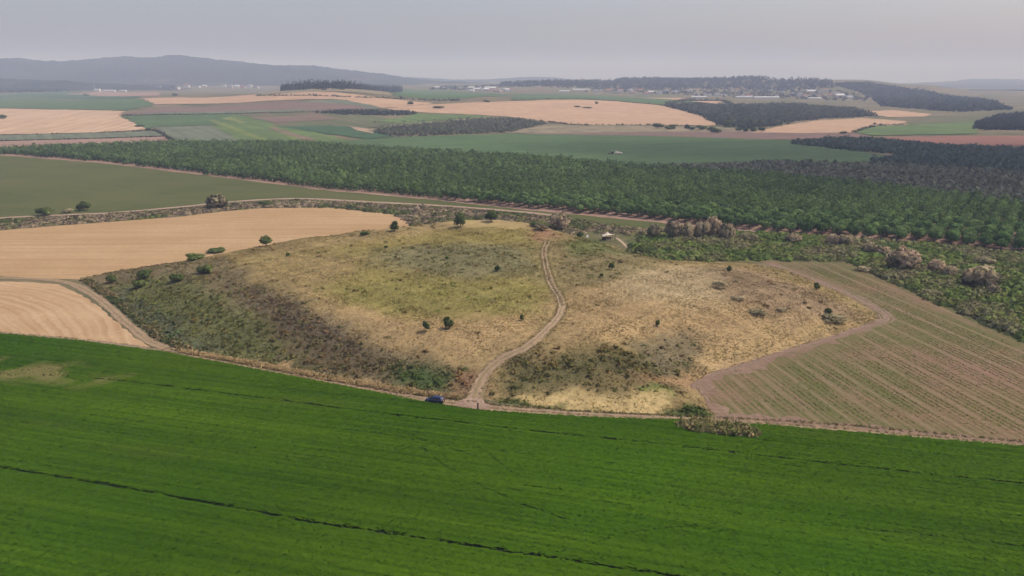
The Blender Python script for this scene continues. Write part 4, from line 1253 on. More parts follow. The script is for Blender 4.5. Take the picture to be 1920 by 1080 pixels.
for a in [
    (K_ROUND, 'tree', 500, 461, 24, 21, 'round dark tree alone at the edge of the stubble field', 'tree'),
    (K_ROUND, 'tree', 740, 433, 21, 20, 'round green tree standing against the stubble at the mound rim', 'tree'),
    (K_ROUND, 'tree', 863, 425, 26, 28, 'tallest dark green tree on the back rim of the mound', 'tree'),
    (K_ROUND, 'tree', 921, 416, 27, 22, 'dark round tree behind the mound rim, right of the tallest one', 'tree'),
    (K_ROUND, 'shrub', 799, 621, 15, 23, 'slim green sapling, left one of a pair below the grassy plateau', 'sapling'),
    (K_ROUND, 'shrub', 841, 616, 20, 25, 'green sapling, right one of a pair below the grassy plateau', 'sapling'),
    (K_ROUND, 'shrub', 978, 601, 10, 13, 'small green sapling left of the path bend', 'sapling'),
    (K_BUSH, 'shrub', 933, 508, 14, 12, 'small dark shrub in the middle of the plateau left of the path', 'shrub'),
    (K_BUSH, 'shrub', 838, 486, 9, 7, 'tiny dark shrub on the plateau below the tallest rim tree', 'shrub'),
    (K_ROUND, 'shrub', 1147, 505, 14, 15, 'small upright green shrub right of the path on the plateau', 'shrub'),
    (K_BUSH, 'shrub', 1128, 518, 9, 7, 'tiny green shrub just left below the upright one', 'shrub'),
    (K_BUSH, 'bush', 1208, 475, 40, 20, 'wide bright green bush below the shade sail shelter', 'bush'),
    (K_BUSH, 'bush', 1255, 476, 26, 15, 'smaller green bush right beside the wide bright bush', 'bush'),
    (K_GREY, 'bush', 1350, 540, 34, 20, 'grey green bush on the straw slope of the right lobe', 'bush'),
    (K_ROUND, 'shrub', 1367, 512, 10, 16, 'thin upright shrub just above the grey green bush', 'shrub'),
    (K_ROUND, 'shrub', 1531, 543, 12, 14, 'small green tree on the edge of the seedling field', 'tree'),
    (K_GREY, 'bush', 1420, 590, 42, 13, 'low grey bush in the dry grass of the right slope', 'bush'),
    (K_GREY, 'bush', 1385, 561, 34, 11, 'low brown bush between two grey bushes on the right slope', 'bush'),
    (K_GREY, 'bush', 1465, 583, 24, 9, 'small brown bush near the right slope rim', 'bush'),
    (K_GREY, 'bush', 1560, 600, 60, 14, 'spread grey bush near the pointed right tip of the mound', 'bush'),
    (K_BUSH, 'shrub', 1553, 587, 15, 11, 'dark green shrub rising from the spread grey bush', 'shrub'),
    (K_BUSH, 'shrub', 1233, 611, 10, 14, 'small green shrub in the straw left of the dark slope', 'shrub'),
    (K_BUSH, 'bush', 272, 521, 32, 17, 'dark green bush on the left end of the mound', 'bush'),
    (K_BUSH, 'bush', 262, 539, 27, 15, 'dark low bush just below the left end bush', 'bush'),
    (K_BUSH, 'bush', 332, 527, 28, 16, 'round green bush on the left slope between two others', 'bush'),
    (K_BUSH, 'bush', 384, 512, 32, 17, 'green bush on the upper left slope of the mound', 'bush'),
    (K_BUSH, 'bush', 366, 486, 42, 12, 'long green bush on the left rim against the stubble', 'bush'),
    (K_BUSH, 'bush', 405, 473, 38, 9, 'flat green bush continuing the left rim to the right', 'bush'),
    (K_BUSH, 'shrub', 210, 530, 20, 16, 'small dark shrub at the very left foot of the mound', 'shrub'),
    (K_BUSH, 'shrub', 540, 481, 9, 9, 'tiny round shrub in pale grass near the lone round tree', 'shrub'),
    (K_BUSH, 'shrub', 684, 441, 22, 9, 'low dark shrub on the rim left of the stubble tree', 'shrub'),
    (K_BUSH, 'shrub', 724, 465, 9, 6, 'tiny dark shrub below the stubble tree', 'shrub'),
    (K_BUSH, 'bush', 158, 395, 26, 18, 'green bush beside the scrub strip at far left, tallest there', 'bush'),
    (K_GREY, 'bush', 128, 399, 22, 12, 'small grey bush left of the tallest scrub strip bush', 'bush'),
    (K_BUSH, 'bush', 84, 404, 32, 16, 'dull green bush, leftmost on the scrub strip', 'bush'),
    (K_TAMG, 'bush', 406, 391, 46, 26, 'big grey brown bush where the scrub strip bends', 'bush'),
    (K_GREY, 'bush', 447, 386, 26, 12, 'low dark bush right of the big grey brown bush', 'bush'),
    (K_BUSH, 'bush', 497, 384, 34, 9, 'long low green bush on the track verge', 'bush'),
    (K_BUSH, 'bush', 1010, 425, 40, 12, 'flat green bush in the strip behind the mound rim', 'bush'),
    (K_TAM, 'tamarisk', 1050, 431, 50, 33, 'beige flowering tamarisk standing alone behind the mound crest', 'tamarisk'),
    (K_TAMG, 'tamarisk', 1014, 431, 34, 14, 'low grey bush at the left foot of the lone beige tamarisk', 'bush'),
    (K_TAMG, 'tamarisk', 1226, 446, 36, 26, 'dark brown tamarisk at the left end of the tamarisk row', 'tamarisk'),
    (K_TAMG, 'tamarisk', 1262, 447, 40, 33, 'dark green tamarisk, second from the left in the row', 'tamarisk'),
    (K_TAM, 'tamarisk', 1288, 447, 34, 30, 'tan tamarisk between the dark green one and the tall pair', 'tamarisk'),
    (K_TAM, 'tamarisk', 1316, 447, 36, 32, 'tan tamarisk in the middle of the tamarisk row', 'tamarisk'),
    (K_TAM, 'tamarisk', 1336, 444, 34, 38, 'tallest tan tamarisk of the row with a rounded top', 'tamarisk'),
    (K_TAM, 'tamarisk', 1362, 450, 38, 34, 'tan tamarisk at the right end of the tall row', 'tamarisk'),
    (K_GREY, 'tamarisk', 1405, 451, 46, 20, 'low olive brown bush right of the tamarisk row', 'bush'),
    (K_TAM, 'tamarisk', 1487, 456, 36, 18, 'small pinkish tan scrub below the orchard edge', 'bush'),
    (K_TAM, 'tamarisk', 1562, 459, 28, 20, 'pale tan scrub, left one of two touching clumps', 'bush'),
    (K_TAM, 'tamarisk', 1585, 461, 34, 20, 'pale tan scrub, right one of two touching clumps', 'bush'),
    (K_TAM, 'tamarisk', 1630, 476, 30, 20, 'tan tamarisk left of the low one beside the biggest', 'tamarisk'),
    (K_TAM, 'tamarisk', 1655, 479, 34, 18, 'low tan tamarisk touching the biggest one', 'tamarisk'),
    (K_TAM, 'tamarisk', 1692, 505, 68, 38, 'biggest round tamarisk with beige plumes in the green scrub', 'tamarisk'),
    (K_TAM, 'tamarisk', 1755, 510, 34, 22, 'reddish tan scrub right of the biggest tamarisk', 'bush'),
    (K_TAM, 'tamarisk', 1780, 518, 30, 18, 'faded tan scrub between the biggest tamarisk and the right one', 'bush'),
    (K_TAM, 'tamarisk', 1838, 540, 64, 36, 'broad greyish tamarisk near the right edge of the photograph', 'tamarisk'),
    (K_TAM, 'tamarisk', 1862, 553, 26, 18, 'small pale plume at the foot of the broad greyish tamarisk', 'tamarisk'),
    (K_GREY, 'bush', 1845, 497, 40, 24, 'grey leafless bush above the broad greyish tamarisk', 'bush'),
    (K_GREY, 'bush', 1620, 508, 40, 12, 'dark brown low bush on the field edge', 'bush'),
    (K_GREY, 'bush', 1750, 555, 40, 14, 'brown low bush at the tip of the bare field corner', 'bush'),
    (K_BUSH, 'shrub', 1088, 445, 16, 12, 'dark shrub beside the white board left of the shelter', 'shrub'),
]:
    at_tree(*a)

# weeds island in the crop
rg = np.random.default_rng(90)
isl = [(1268, 797), (1300, 793), (1350, 797), (1400, 805), (1425, 815), (1420, 823), (1370, 820), (1310, 813), (1272, 804)]
W = np.array([flat(*p) for p in isl])
q = sample_poly(W, 240, rg)
C = np.array([(0.13, 0.155, 0.045), (0.25, 0.22, 0.08), (0.42, 0.34, 0.15)])[rg.choice(3, len(q), p=[0.45, 0.3, 0.25])]
o = clumps('weed_patch', np.column_stack([q, np.zeros(len(q))]), rg.uniform(0.35, 0.85, len(q)), rg.uniform(0.4, 1.7, len(q)), C, 22, M_GRASS, rg, 0.30)
q = sample_poly(W, 1100, rg)
blades('tall_dry_grass', np.column_stack([q, np.zeros(len(q))]), rg.uniform(0.5, 1.7, len(q)), np.full(len(q), 0.35), np.array((0.44, 0.39, 0.17)) * (1 + 0.2 * rg.normal(size=(len(q), 1))), 3, M_GRASS, rg, 0.5)

# bushes and trees far off that stand apart
for px, py, wp, hp, lb in [
    (770, 196, 14, 6, 'dark tree on the tan strip below the pine grove'), (822, 203, 24, 5, 'flat dark thicket in the tan field'), (912, 192, 14, 5, 'dark bush on the upper edge of the tan hill field'),
    (1119, 195, 7, 5, 'single dark tree near the top of the tan hill field'), (1082, 201, 14, 3, 'low scrub patch inside the tan hill field'), (1100, 203, 20, 3, 'thin scrub line inside the tan hill field'),
    (162, 181, 12, 5, 'dark bush on the pink soil at far left'), (328, 180, 12, 5, 'dark bush by the tan strip at left'), (3, 223, 16, 7, 'dark bush in the striped stubble at the left edge'),
    (262, 238, 18, 4, 'dark bush by the corner of the striped stubble'), (1233, 241, 24, 11, 'dark tree, leftmost of the row under the tan hill field'), (1256, 243, 24, 10, 'dark broad tree second in the row under the tan hill field'),
    (1288, 242, 12, 9, 'slim tree in the row under the tan hill field'), (1297, 244, 14, 7, 'small tree beside the slim one under the tan hill field'), (1315, 244, 24, 10, 'dark round tree in the middle of the valley row'),
    (1335, 246, 22, 9, 'dark tree right of the middle of the valley row'), (1362, 240, 18, 14, 'tall tree where the wood meets the valley row'), (1343, 249, 22, 8, 'grey bush in front of the valley row'),
    (1386, 246, 14, 8, 'small tree on the bare strip, left one of four'), (1398, 247, 12, 8, 'small tree on the bare strip, second of four'), (1412, 247, 14, 8, 'small tree on the bare strip, third of four'),
    (1428, 247, 14, 9, 'small tree on the bare strip, right one of four'), (1582, 251, 14, 5, 'dark bush at the lower edge of the right tan field'), (1640, 234, 6, 4, 'tiny bush where the tan fields meet at right')]:
    x, y, z = G(px, py)
    d = math.hypot(x, y)
    K_ROUND.place('far_tree', (x, y, z - 0.1), wp * d / FPX / 2.2, hp * d / FPX / 2.05, random.uniform(0, 6), lb, 'tree')

# ------------------------------------------------------------------ far hills
def far_hill(name, D, sil, front, back, col1, col2, patch, seed, n_across=26, rough=6.0, foot=20.0):
    """a long ridge at distance D whose crest follows the skyline"""
    px = np.array([s[0] for s in sil], float)
    zz = np.array([CAM_H + D * math.tan(math.atan((540 - s[1]) / FPX) - PITCH) for s in sil])
    xs = np.arange((px[0] - 960) / FPX * D, (px[-1] - 960) / FPX * D, D / 420)
    crest = np.interp(xs, (px - 960) / FPX * D, zz)
    ker = np.hanning(25); ker /= ker.sum()
    crest = np.convolve(np.pad(crest, 12, 'edge'), ker, 'valid')
    rg = np.random.default_rng(seed)
    ts = np.concatenate([np.linspace(-1, 0, n_across), np.linspace(0, 1, 8)[1:]])
    V = []
    for t in ts:
        y = D + (t * front if t < 0 else t * back)
        prof = 0.5 + 0.5 * math.cos(math.pi * t)
        prof = prof ** 0.8
        wob = rough * hnoise(xs, np.full(len(xs), y), D * 0.03, seed) * (1 - abs(t)) + 0.5 * rough * hnoise(xs, np.full(len(xs), y), D * 0.011, seed + 3) * (1 - abs(t))
        wob = wob * (0.25 if abs(t) < 0.01 else 1.0) + rg.normal(size=len(xs)) * rough * 0.10
        z = 15 + (crest - 15) * prof + wob * min(1, prof * 2)
        V.append(np.column_stack([xs * (y / D), np.full(len(xs), y), np.maximum(z, 5)]))
    V = np.array(V)
    n, m = V.shape[:2]
    i = np.arange(n * m).reshape(n, m)
    F = np.stack([i[:-1, :-1], i[:-1, 1:], i[1:, 1:], i[1:, :-1]], -1).reshape(-1, 4)
    mat = ground_mat(name + '_cover', col1, col2, patch, patch * 8, bump=0.0, fine_amt=0.4, mottle=(patch * 2.5, (0.16, 0.14, 0.08), 0.60, 0.8))
    o = link(name, mesh_np(name, V.reshape(-1, 3), F, smooth=True), mat)
    tag(o, kind='structure')
    return o

far_hill('far_hills', 5900, [(-700, 120), (-200, 113), (0, 110), (60, 111), (130, 116), (200, 111), (270, 107), (400, 110), (480, 117), (560, 123), (640, 132), (700, 139), (760, 146), (850, 153), (960, 162), (1100, 172)], 1700, 2500, (0.022, 0.034, 0.022), (0.045, 0.055, 0.035), 0.0016, 1, rough=18)
far_hill('far_hills', 4900, [(-600, 143), (0, 139), (120, 143), (260, 147), (380, 146), (480, 152), (560, 160)], 600, 1200, (0.022, 0.034, 0.022), (0.045, 0.055, 0.035), 0.002, 2, rough=9)
far_hill('wooded_ridge', 3700, [(-900, 146), (-300, 145), (0, 146), (60, 148), (120, 152), (180, 156), (250, 159), (330, 164), (380, 170)], 330, 700, (0.012, 0.022, 0.015), (0.028, 0.038, 0.026), 0.004, 12, rough=7)
far_hill('far_hills', 8000, [(560, 150), (640, 137), (720, 143), (800, 147), (880, 150), (960, 146), (1000, 145), (1060, 149), (1160, 152), (1300, 153), (1500, 156)], 1600, 2500, (0.025, 0.038, 0.028), (0.045, 0.055, 0.038), 0.001, 3, rough=12)
far_hill('far_hills', 8200, [(1560, 164), (1640, 160), (1690, 157), (1760, 152), (1850, 149), (1920, 150), (2100, 146), (2500, 140)], 1800, 2500, (0.05, 0.065, 0.045), (0.08, 0.09, 0.06), 0.001, 4, rough=14)
far_hill('far_hills', 5200, [(1740, 186), (1800, 179), (1850, 175), (1920, 173), (2100, 166), (2500, 160)], 1000, 1500, (0.035, 0.05, 0.035), (0.06, 0.07, 0.045), 0.0015, 5, rough=8)

# ------------------------------------------------------------------ houses of the villages
M_WHITE = plain_mat('white_render', (0.74, 0.70, 0.64), 0.85, var=0.06)
M_CREAM = plain_mat('cream_render', (0.58, 0.49, 0.39), 0.85, var=0.06)
M_ROOFR = plain_mat('red_tile_roof', (0.34, 0.15, 0.10), 0.85)
M_ROOFG = plain_mat('pale_sheet_roof', (0.72, 0.71, 0.70), 0.6, var=0.05)
M_DARKW = plain_mat('dark_window', (0.05, 0.055, 0.06), 0.25, spec=0.5)

def house_meshes(flat_roof, L, Wd, H, rid):
    m = MB_()
    m.box((0, 0, H / 2 - 1.5), (L, Wd, H + 3))
    wall = mesh_py('house_wall', m.V, m.F)
    m = MB_()
    if flat_roof:
        m.box((0, 0, H + 0.15), (L + 0.5, Wd + 0.5, 0.3))
        m.box((L * 0.2, 0, H + 0.9), (L * 0.3, Wd * 0.4, 1.2))
    else:
        o_ = 0.5
        x, y = L / 2 + o_, Wd / 2 + o_
        V = [(-x, -y, H - 0.1), (x, -y, H - 0.1), (x, y, H - 0.1), (-x, y, H - 0.1), (-x, 0, H + rid), (x, 0, H + rid)]
        m.add(V, [(0, 1, 5, 4), (2, 3, 4, 5), (1, 2, 5), (3, 0, 4), (3, 2, 1, 0)])
    roof = mesh_py('house_roof', m.V, m.F)
    m = MB_()
    for k in range(max(2, int(L / 4))):
        m2 = -L / 2 + (k + 0.5) * L / max(2, int(L / 4))
        m.box((m2, -Wd / 2 - 0.02, H * 0.55), (1.3, 0.08, 1.2))
    return wall, roof, m.V, m.F

HOUSE = [house_meshes(f, L, Wd, H, r) for f, L, Wd, H, r in [(False, 13, 9, 4.2, 2.6), (True, 12, 10, 6.4, 0), (False, 16, 10, 6.0, 3.0), (True, 17, 11, 4.0, 0)]]
win_me = mesh_py('house_window', *(lambda m: (m.V, m.F))(MB_().box((0, 0, 0), (1.5, 0.1, 1.3))))
rg = np.random.default_rng(95)
_hc = {}
def put_house(px, py, v, white, red, label, group, s=1.0, rz=None):
    x, y, z = G(px, py)
    wall, roof, wv, wf = HOUSE[v]
    root = empty('house', (x, y, z), rg.uniform(-0.5, 0.5) if rz is None else rz, (s, s, s))
    tag(root, label, 'house', group)
    wm = link('wall', wall, None, root)
    rm = link('roof', roof, None, root)
    for ob, mt in ((wm, M_WHITE if white else M_CREAM), (rm, M_ROOFR if red else M_ROOFG)):
        if not ob.data.materials: ob.data.materials.append(mt)
        ob.material_slots[0].link = 'OBJECT'
        ob.material_slots[0].material = mt
    nwin = len(wv) // 8
    for k in range(nwin):
        c = np.mean(np.array(wv[k * 8:(k + 1) * 8]), 0)
        wo = link('window', win_me, M_DARKW, root)
        wo.location = (c[0], c[1], c[2])
    return root

VILL = 'houses of the hill village'
HS = []
for px, py in [(812, 166), (820, 166.5), (832, 167)]: HS.append((px, py, 'left of the hill village', 'house at the left end of the hill village beyond the green slope', VILL))
for px, py in [(860, 167), (868, 166.5), (876, 168), (884, 168), (892, 169), (899, 169), (905, 170), (912, 171), (920, 171), (928, 172), (934, 173), (898, 166), (914, 168), (924, 169), (942, 170), (950, 171), (958, 170), (938, 175), (885, 172)]:
    HS.append((px, py, 'cluster', 'house in the dense white cluster above the tan hill field', VILL))
for px, py in [(1100, 173), (1117, 174), (1125, 172), (1140, 173), (1155, 175), (1163, 173), (1182, 172), (1186, 176), (1200, 172), (1212, 178), (1218, 174), (1222, 175), (1236, 177), (1248, 172), (1266, 175), (1292, 171)]:
    HS.append((px, py, 'mid', 'house scattered along the foot of the forested ridge', 'houses below the forested ridge'))
for px, py in [(1306, 179), (1320, 179), (1330, 181), (1345, 180), (1358, 180), (1392, 182), (1405, 183), (1446, 171), (1466, 176), (1484, 178), (1500, 180), (1508, 182), (1520, 176), (1527, 173), (1534, 178), (1540, 174), (1548, 171), (1556, 180), (1566, 176), (1574, 184), (1590, 183)]:
    HS.append((px, py, 'right', 'house on the right part of the ridge village', 'houses of the ridge village'))
for px, py in [(350, 164), (372, 164), (384, 163), (395, 161), (408, 160), (420, 163), (432, 165), (445, 164), (455, 166), (468, 165), (480, 166), (300, 166), (333, 168)]:
    HS.append((px, py, 'left', 'house of the hazy village under the left hills', 'houses under the left hills'))
for k, (px, py, _, lb, gp) in enumerate(HS):
    v = int(rg.integers(0, 4)); wh = rg.uniform() < 0.7; rd = v in (0, 2) and rg.uniform() < 0.4
    put_house(px, py, v, wh, rd, ('red roofed ' if rd else 'white ' if wh else 'cream ') + lb, gp, rg.uniform(1.05, 1.55) * (1.4 if gp == 'houses under the left hills' else 1.0))

def put_shed(px, py, L, Wd, H, label, rz=0.0):
    x, y, z = G(px, py)
    root = empty('shed', (x, y, z), rz)
    tag(root, label, 'shed')
    MB_().box((0, 0, H / 2 - 1), (L, Wd, H + 2)).build('wall', M_WHITE, root)
    m = MB_()
    V, F = [], []
    n = 8
    for i in range(n + 1):
        a = math.pi * i / n
        for sx in (-1, 1):
            V.append((sx * (L / 2 + 0.4), -math.cos(a) * (Wd / 2 + 0.4), H - 0.05 + math.sin(a) * Wd * 0.16))
    for i in range(n):
        F.append((2 * i, 2 * i + 1, 2 * i + 3, 2 * i + 2))
    F.append(tuple(range(0, 2 * n + 1, 2))); F.append(tuple(range(2 * n + 1, 0, -2)))
    m.add(V, F)
    m.build('roof', M_ROOFG, root)
for a in [(1090, 170.5, 62, 16, 5, 'long white shed beyond the tan hill field', 0.02), (1058, 173.5, 34, 14, 5, 'white shed left below the longest white shed', 0.05),
          (1436, 185.5, 74, 16, 5, 'longest white greenhouse on the right of the ridge village', 0.02), (1394, 184, 50, 14, 4, 'low cream shed left of the longest white greenhouse', 0.04),
          (1592, 184.5, 26, 12, 4, 'bright white shed at the foot of the right forest slope', 0.0), (1527, 186.5, 40, 12, 4, 'low pale shed under the ridge village', 0.06),
          (183, 172, 22, 14, 9, 'tall white silo barn under the left mast', 0.0), (205, 172, 48, 14, 5, 'long white barn right of the mast', 0.02), (231, 172, 26, 12, 5, 'short white barn, right one of three under the left hills', 0.0),
          (1310, 184, 44, 12, 4, 'low white shed in front of the ridge village', 0.03)]:
    put_shed(*a)
x, y, z = G(178, 171)
mast = empty('mast', (x, y, z))
tag(mast, 'thin pale lattice mast beside the white silo barn', 'mast')
M_STEEL = plain_mat('galvanised_steel', (0.5, 0.5, 0.5), 0.5, 0.5)
MB_().tube([(0, 0, -1), (0, 0, 45)], [1.2, 0.5], 6).build('pole', M_STEEL, mast)
MB_().box((0, 0, 38), (4, 0.5, 0.5)).build('crossarm', M_STEEL, mast)

# ------------------------------------------------------------------ the parked car
def build_car():
    x, y, _ = G(815, 756)
    a = bearing((860, 757), (770, 745))
    root = empty('car', (x, y + 0.2, 0.1), a)
    tag(root, 'dark blue hatchback parked on the dirt track beside the crop', 'car')
    paint = plain_mat('blue_car_paint', (0.016, 0.024, 0.075), 0.22, 0.3, 0.5, 0.8, 0.05)
    glass = plain_mat('car_glass', (0.012, 0.015, 0.02), 0.06, 0.0, 0.8)
    rubber = plain_mat('tyre_rubber', (0.02, 0.02, 0.02), 0.9)
    alloy = plain_mat('wheel_alloy', (0.5, 0.5, 0.52), 0.35, 0.8)
    red = plain_mat('tail_lamp', (0.35, 0.02, 0.02), 0.2, 0, 0.6)
    clear = plain_mat('head_lamp', (0.75, 0.75, 0.75), 0.1, 0, 0.8)
    plate = plain_mat('number_plate', (0.75, 0.55, 0.06), 0.5)
    # body: cross sections from rear (x=-2.1) to front (+2.1): x, half width, sill z, belt z, roof half width, roof z
    S = [(-2.08, 0.70, 0.45, 0.80, 0.66, 0.82), (-2.02, 0.82, 0.30, 0.98, 0.74, 1.02), (-1.80, 0.86, 0.24, 0.98, 0.64, 1.40), (-1.45, 0.88, 0.22, 0.97, 0.60, 1.49), (-0.6, 0.89, 0.22, 0.95, 0.61, 1.53),
         (0.15, 0.89, 0.22, 0.93, 0.60, 1.50), (0.55, 0.89, 0.22, 0.92, 0.60, 1.36), (1.05, 0.88, 0.22, 0.92, 0.66, 1.00), (1.6, 0.86, 0.22, 0.84, 0.70, 0.88), (1.98, 0.78, 0.28, 0.68, 0.66, 0.72), (2.10, 0.62, 0.36, 0.58, 0.56, 0.60)]
    V, F = [], []
    for (sx, w_, z0, zb, wr, zr) in S:
        V += [(sx, -w_ * 0.94, z0), (sx, -w_, (z0 + zb) / 2), (sx, -w_ * 0.97, zb), (sx, -wr, zr - 0.04), (sx, -wr * 0.6, zr), (sx, wr * 0.6, zr), (sx, wr, zr - 0.04), (sx, w_ * 0.97, zb), (sx, w_, (z0 + zb) / 2), (sx, w_ * 0.94, z0)]
    n = 10
    for k in range(len(S) - 1):
        for i in range(n):
            F.append((k * n + i, k * n + (i + 1) % n, (k + 1) * n + (i + 1) % n, (k + 1) * n + i))
    F.append(tuple(range(n)))
    F.append(tuple(range((len(S) - 1) * n + n - 1, (len(S) - 1) * n - 1, -1)))
    me = mesh_py('car_body', V, F, True)
    link('body', me, paint, root)
    for s in (-1, 1):      # side windows, set just proud of the body side
        def sidept(sx, f):
            xs = [q[0] for q in S]
            w_ = np.interp(sx, xs, [q[1] * 0.97 for q in S]); zb = np.interp(sx, xs, [q[3] for q in S])
            wr = np.interp(sx, xs, [q[4] for q in S]); zr = np.interp(sx, xs, [q[5] - 0.04 for q in S])
            return (sx, s * (w_ + (wr - w_) * f + 0.012), zb + (zr - zb) * f + 0.006)
        for x0, x1, x2, x3 in ((-1.55, -0.62, -0.62, -1.5), (-0.52, 0.72, 0.42, -0.52)):
            q = [sidept(x0, 0.12), sidept(x1, 0.12), sidept(x2, 0.86), sidept(x3, 0.86)]
            link('side_window', mesh_py('side_window', q, [(0, 1, 2, 3)] if s < 0 else [(3, 2, 1, 0)]), glass, root)
        m = MB_()
        m.box((0.62, s * 0.97, 0.98), (0.14, 0.16, 0.12)).build('wing_mirror', paint, root)
        m = MB_().box((-2.0, s * 0.70, 0.88), (0.14, 0.20, 0.26)); m.build('tail_light', red, root)
        m = MB_().box((1.98, s * 0.60, 0.63), (0.14, 0.26, 0.12)); m.build('headlight', clear, root)
        for wx in (-1.3, 1.32):
            wroot = empty('wheel', (wx, s * 0.80, 0.31)); wroot.parent = root
            MB_().tube([(0, -0.1, 0), (0, 0.1, 0)], 0.32, 18).build('tyre', rubber, wroot)
            MB_().tube([(0, -0.115, 0), (0, 0.115, 0)], 0.20, 14).build('rim', alloy, wroot)
    link('rear_window', mesh_py('rear_window', [(-2.025, -0.62, 1.04), (-2.025, 0.62, 1.04), (-1.835, 0.56, 1.37), (-1.835, -0.56, 1.37)], [(3, 2, 1, 0)]), plain_mat('glint_glass', (0.6, 0.62, 0.66), 0.25, 1.0, 0.8), root)  # pale metallic pane: the glint on the rear glass is put into the material
    link('windscreen', mesh_py('windscreen', [(1.03, -0.62, 1.04), (1.03, 0.62, 1.04), (0.58, 0.55, 1.37), (0.58, -0.55, 1.37)], [(0, 1, 2, 3)]), glass, root)
    MB_().box((-2.075, 0, 0.62), (0.03, 0.5, 0.11)).build('number_plate', plate, root)
    MB_().box((-2.05, 0, 0.42), (0.12, 1.5, 0.18)).build('bumper', plain_mat('bumper_plastic', (0.03, 0.03, 0.035), 0.6), root)
build_car()

# ------------------------------------------------------------------ post and board at the foot of the path
M_WOOD = plain_mat('dark_wood', (0.075, 0.04, 0.03), 0.85)
M_PALE = plain_mat('sandy_board', (0.46, 0.34, 0.25), 0.85)
x, y, z = G(896, 768)
post = empty('marker_post', (x, y, 0.08))
tag(post, 'short dark brown marker post at the crop edge below the path', 'post')
MB_().box((0, 0, 0.62), (0.30, 0.26, 1.5)).build('shaft', M_WOOD, post)
MB_().add([(-0.19, -0.17, 1.37), (0.19, -0.17, 1.37), (0.19, 0.17, 1.37), (-0.19, 0.17, 1.37), (0, 0, 1.55)], [(0, 1, 4), (1, 2, 4), (2, 3, 4), (3, 0, 4), (3, 2, 1, 0)]).build('cap', M_WOOD, post)

# ------------------------------------------------------------------ shade sail shelter on the crest of the mound
def shelter():
    x, y, z = G(1139, 451)
    d = math.hypot(x, y)
    s = d / FPX                          # metres for one photo pixel here
    root = empty('shade_shelter', (x, y, z))
    tag(root, 'cream peaked shade sail shelter on the mound crest', 'shelter')
    sail = plain_mat('sail_cloth', (0.78, 0.66, 0.52), 0.8, var=0.05)
    W, D = 13 * s, 11 * s
    # sail: a stretched cloth with one high corner peak and sagging edges
    C = np.array([(-W * 0.85, -D * 0.5, 8.2 * s), (W * 1.05, -D * 0.25, 12.0 * s), (W * 0.8, D, 9.5 * s), (-W * 0.7, D, 9.0 * s)])
    n = 12
    V, F = [], []
    for i in range(n + 1):
        for j in range(n + 1):
            a, b = i / n, j / n
            p = C[0] * (1 - a) * (1 - b) + C[1] * a * (1 - b) + C[2] * a * b + C[3] * (1 - a) * b
            px_, py_ = a - 0.42, b - 0.45
            pk = 8.2 * s * math.exp(-math.sqrt(px_ * px_ + py_ * py_) / 0.26)
            sag = -1.6 * s * (a * (1 - a) + b * (1 - b))
            c = 0.12 * ((1 - 2 * abs(b - 0.5)))
            V.append((p[0] * (1 - 0.0 * c), p[1], p[2] + pk + sag))
    for i in range(n):
        for j in range(n):
            q = i * (n + 1) + j
            F.append((q, q + n + 1, q + n + 2, q + 1))
    o = link('sail', mesh_py('sail', V, F, True), sail, root)
    sm = o.modifiers.new('thick', 'SOLIDIFY'); sm.thickness = 0.03
    for c in list(C):
        MB_().tube([(c[0], c[1], -0.5), (c[0], c[1], c[2] + 0.1)], 0.07, 8).build('post', M_WOOD, root)
    MB_().tube([(-0.14 * W, 0.2 * D, -0.5), (-0.14 * W, 0.2 * D, 16.0 * s)], 0.07, 8).build('centre_post', M_WOOD, root)
    MB_().box((0, D * 0.75, 2.4 * s), (W * 1.3, 0.12, 5.2 * s)).build('back_screen', M_WOOD, root)
    MB_().box((-W * 0.72, D * 0.3, 2.4 * s), (0.12, D * 0.9, 5.4 * s)).build('side_screen', M_WOOD, root)
    # table and bench under the sail are separate things
    t = empty('picnic_table', (x + 2.5 * s, y - D * 0.1, z))
    tag(t, 'pale picnic table under the shade sail', 'table')
    pale = plain_mat('pale_timber', (0.55, 0.45, 0.31), 0.8)
    MB_().box((0, 0, 0.74), (2.6, 0.8, 0.06)).build('tabletop', pale, t)
    for sx in (-1, 1):
        MB_().box((sx * 1.0, 0, 0.28), (0.1, 0.6, 0.86)).build('leg', pale, t)
    b = empty('bench', (x + 2.0 * s, y - D * 0.62, z))
    tag(b, 'low pale bench in front of the shelter', 'bench')
    MB_().box((0, 0, 0.45), (3.0, 0.42, 0.07)).build('seat', pale, b)
    for sx in (-1, 1):
        MB_().box((sx * 1.2, 0, 0.14), (0.12, 0.38, 0.55)).build('leg', pale, b)
    return s
s_ = shelter()
def pole_at(px, py, hpx, label, thick=0.06):
    x, y, z = G(px, py)
    root = empty('pole', (x, y, z))
    tag(root, label, 'pole')
    h = hpx * math.hypot(x, y) / FPX
    MB_().tube([(0, 0, -0.4), (0, 0, h)], [thick, thick * 0.8], 8).build('shaft', M_STEEL, root)
    MB_().tube([(0, 0, h), (0, 0, h + 0.08)], [thick * 1.5, thick * 1.2], 8).build('cap', M_STEEL, root)
pole_at(1123, 450, 25, 'tallest thin grey pole just left of the shade sail', 0.07)
pole_at(1115, 448, 15, 'shorter grey pole, left neighbour of the tallest pole')
pole_at(1158, 448, 14, 'grey pole right of the shade sail')
x, y, z = G(1101, 446)
bd = empty('notice_board', (x, y, z), R(52))
tag(bd, 'small white notice board on a pole left of the shelter', 'notice board')
MB_().box((0.1, 0, 0.75), (1.5, 0.05, 1.0)).build('panel', plain_mat('white_board', (0.85, 0.84, 0.8), 0.6), bd)
MB_().tube([(-0.2, 0.06, -0.3), (-0.2, 0.06, 2.6)], 0.05, 8).build('pole', M_STEEL, bd)

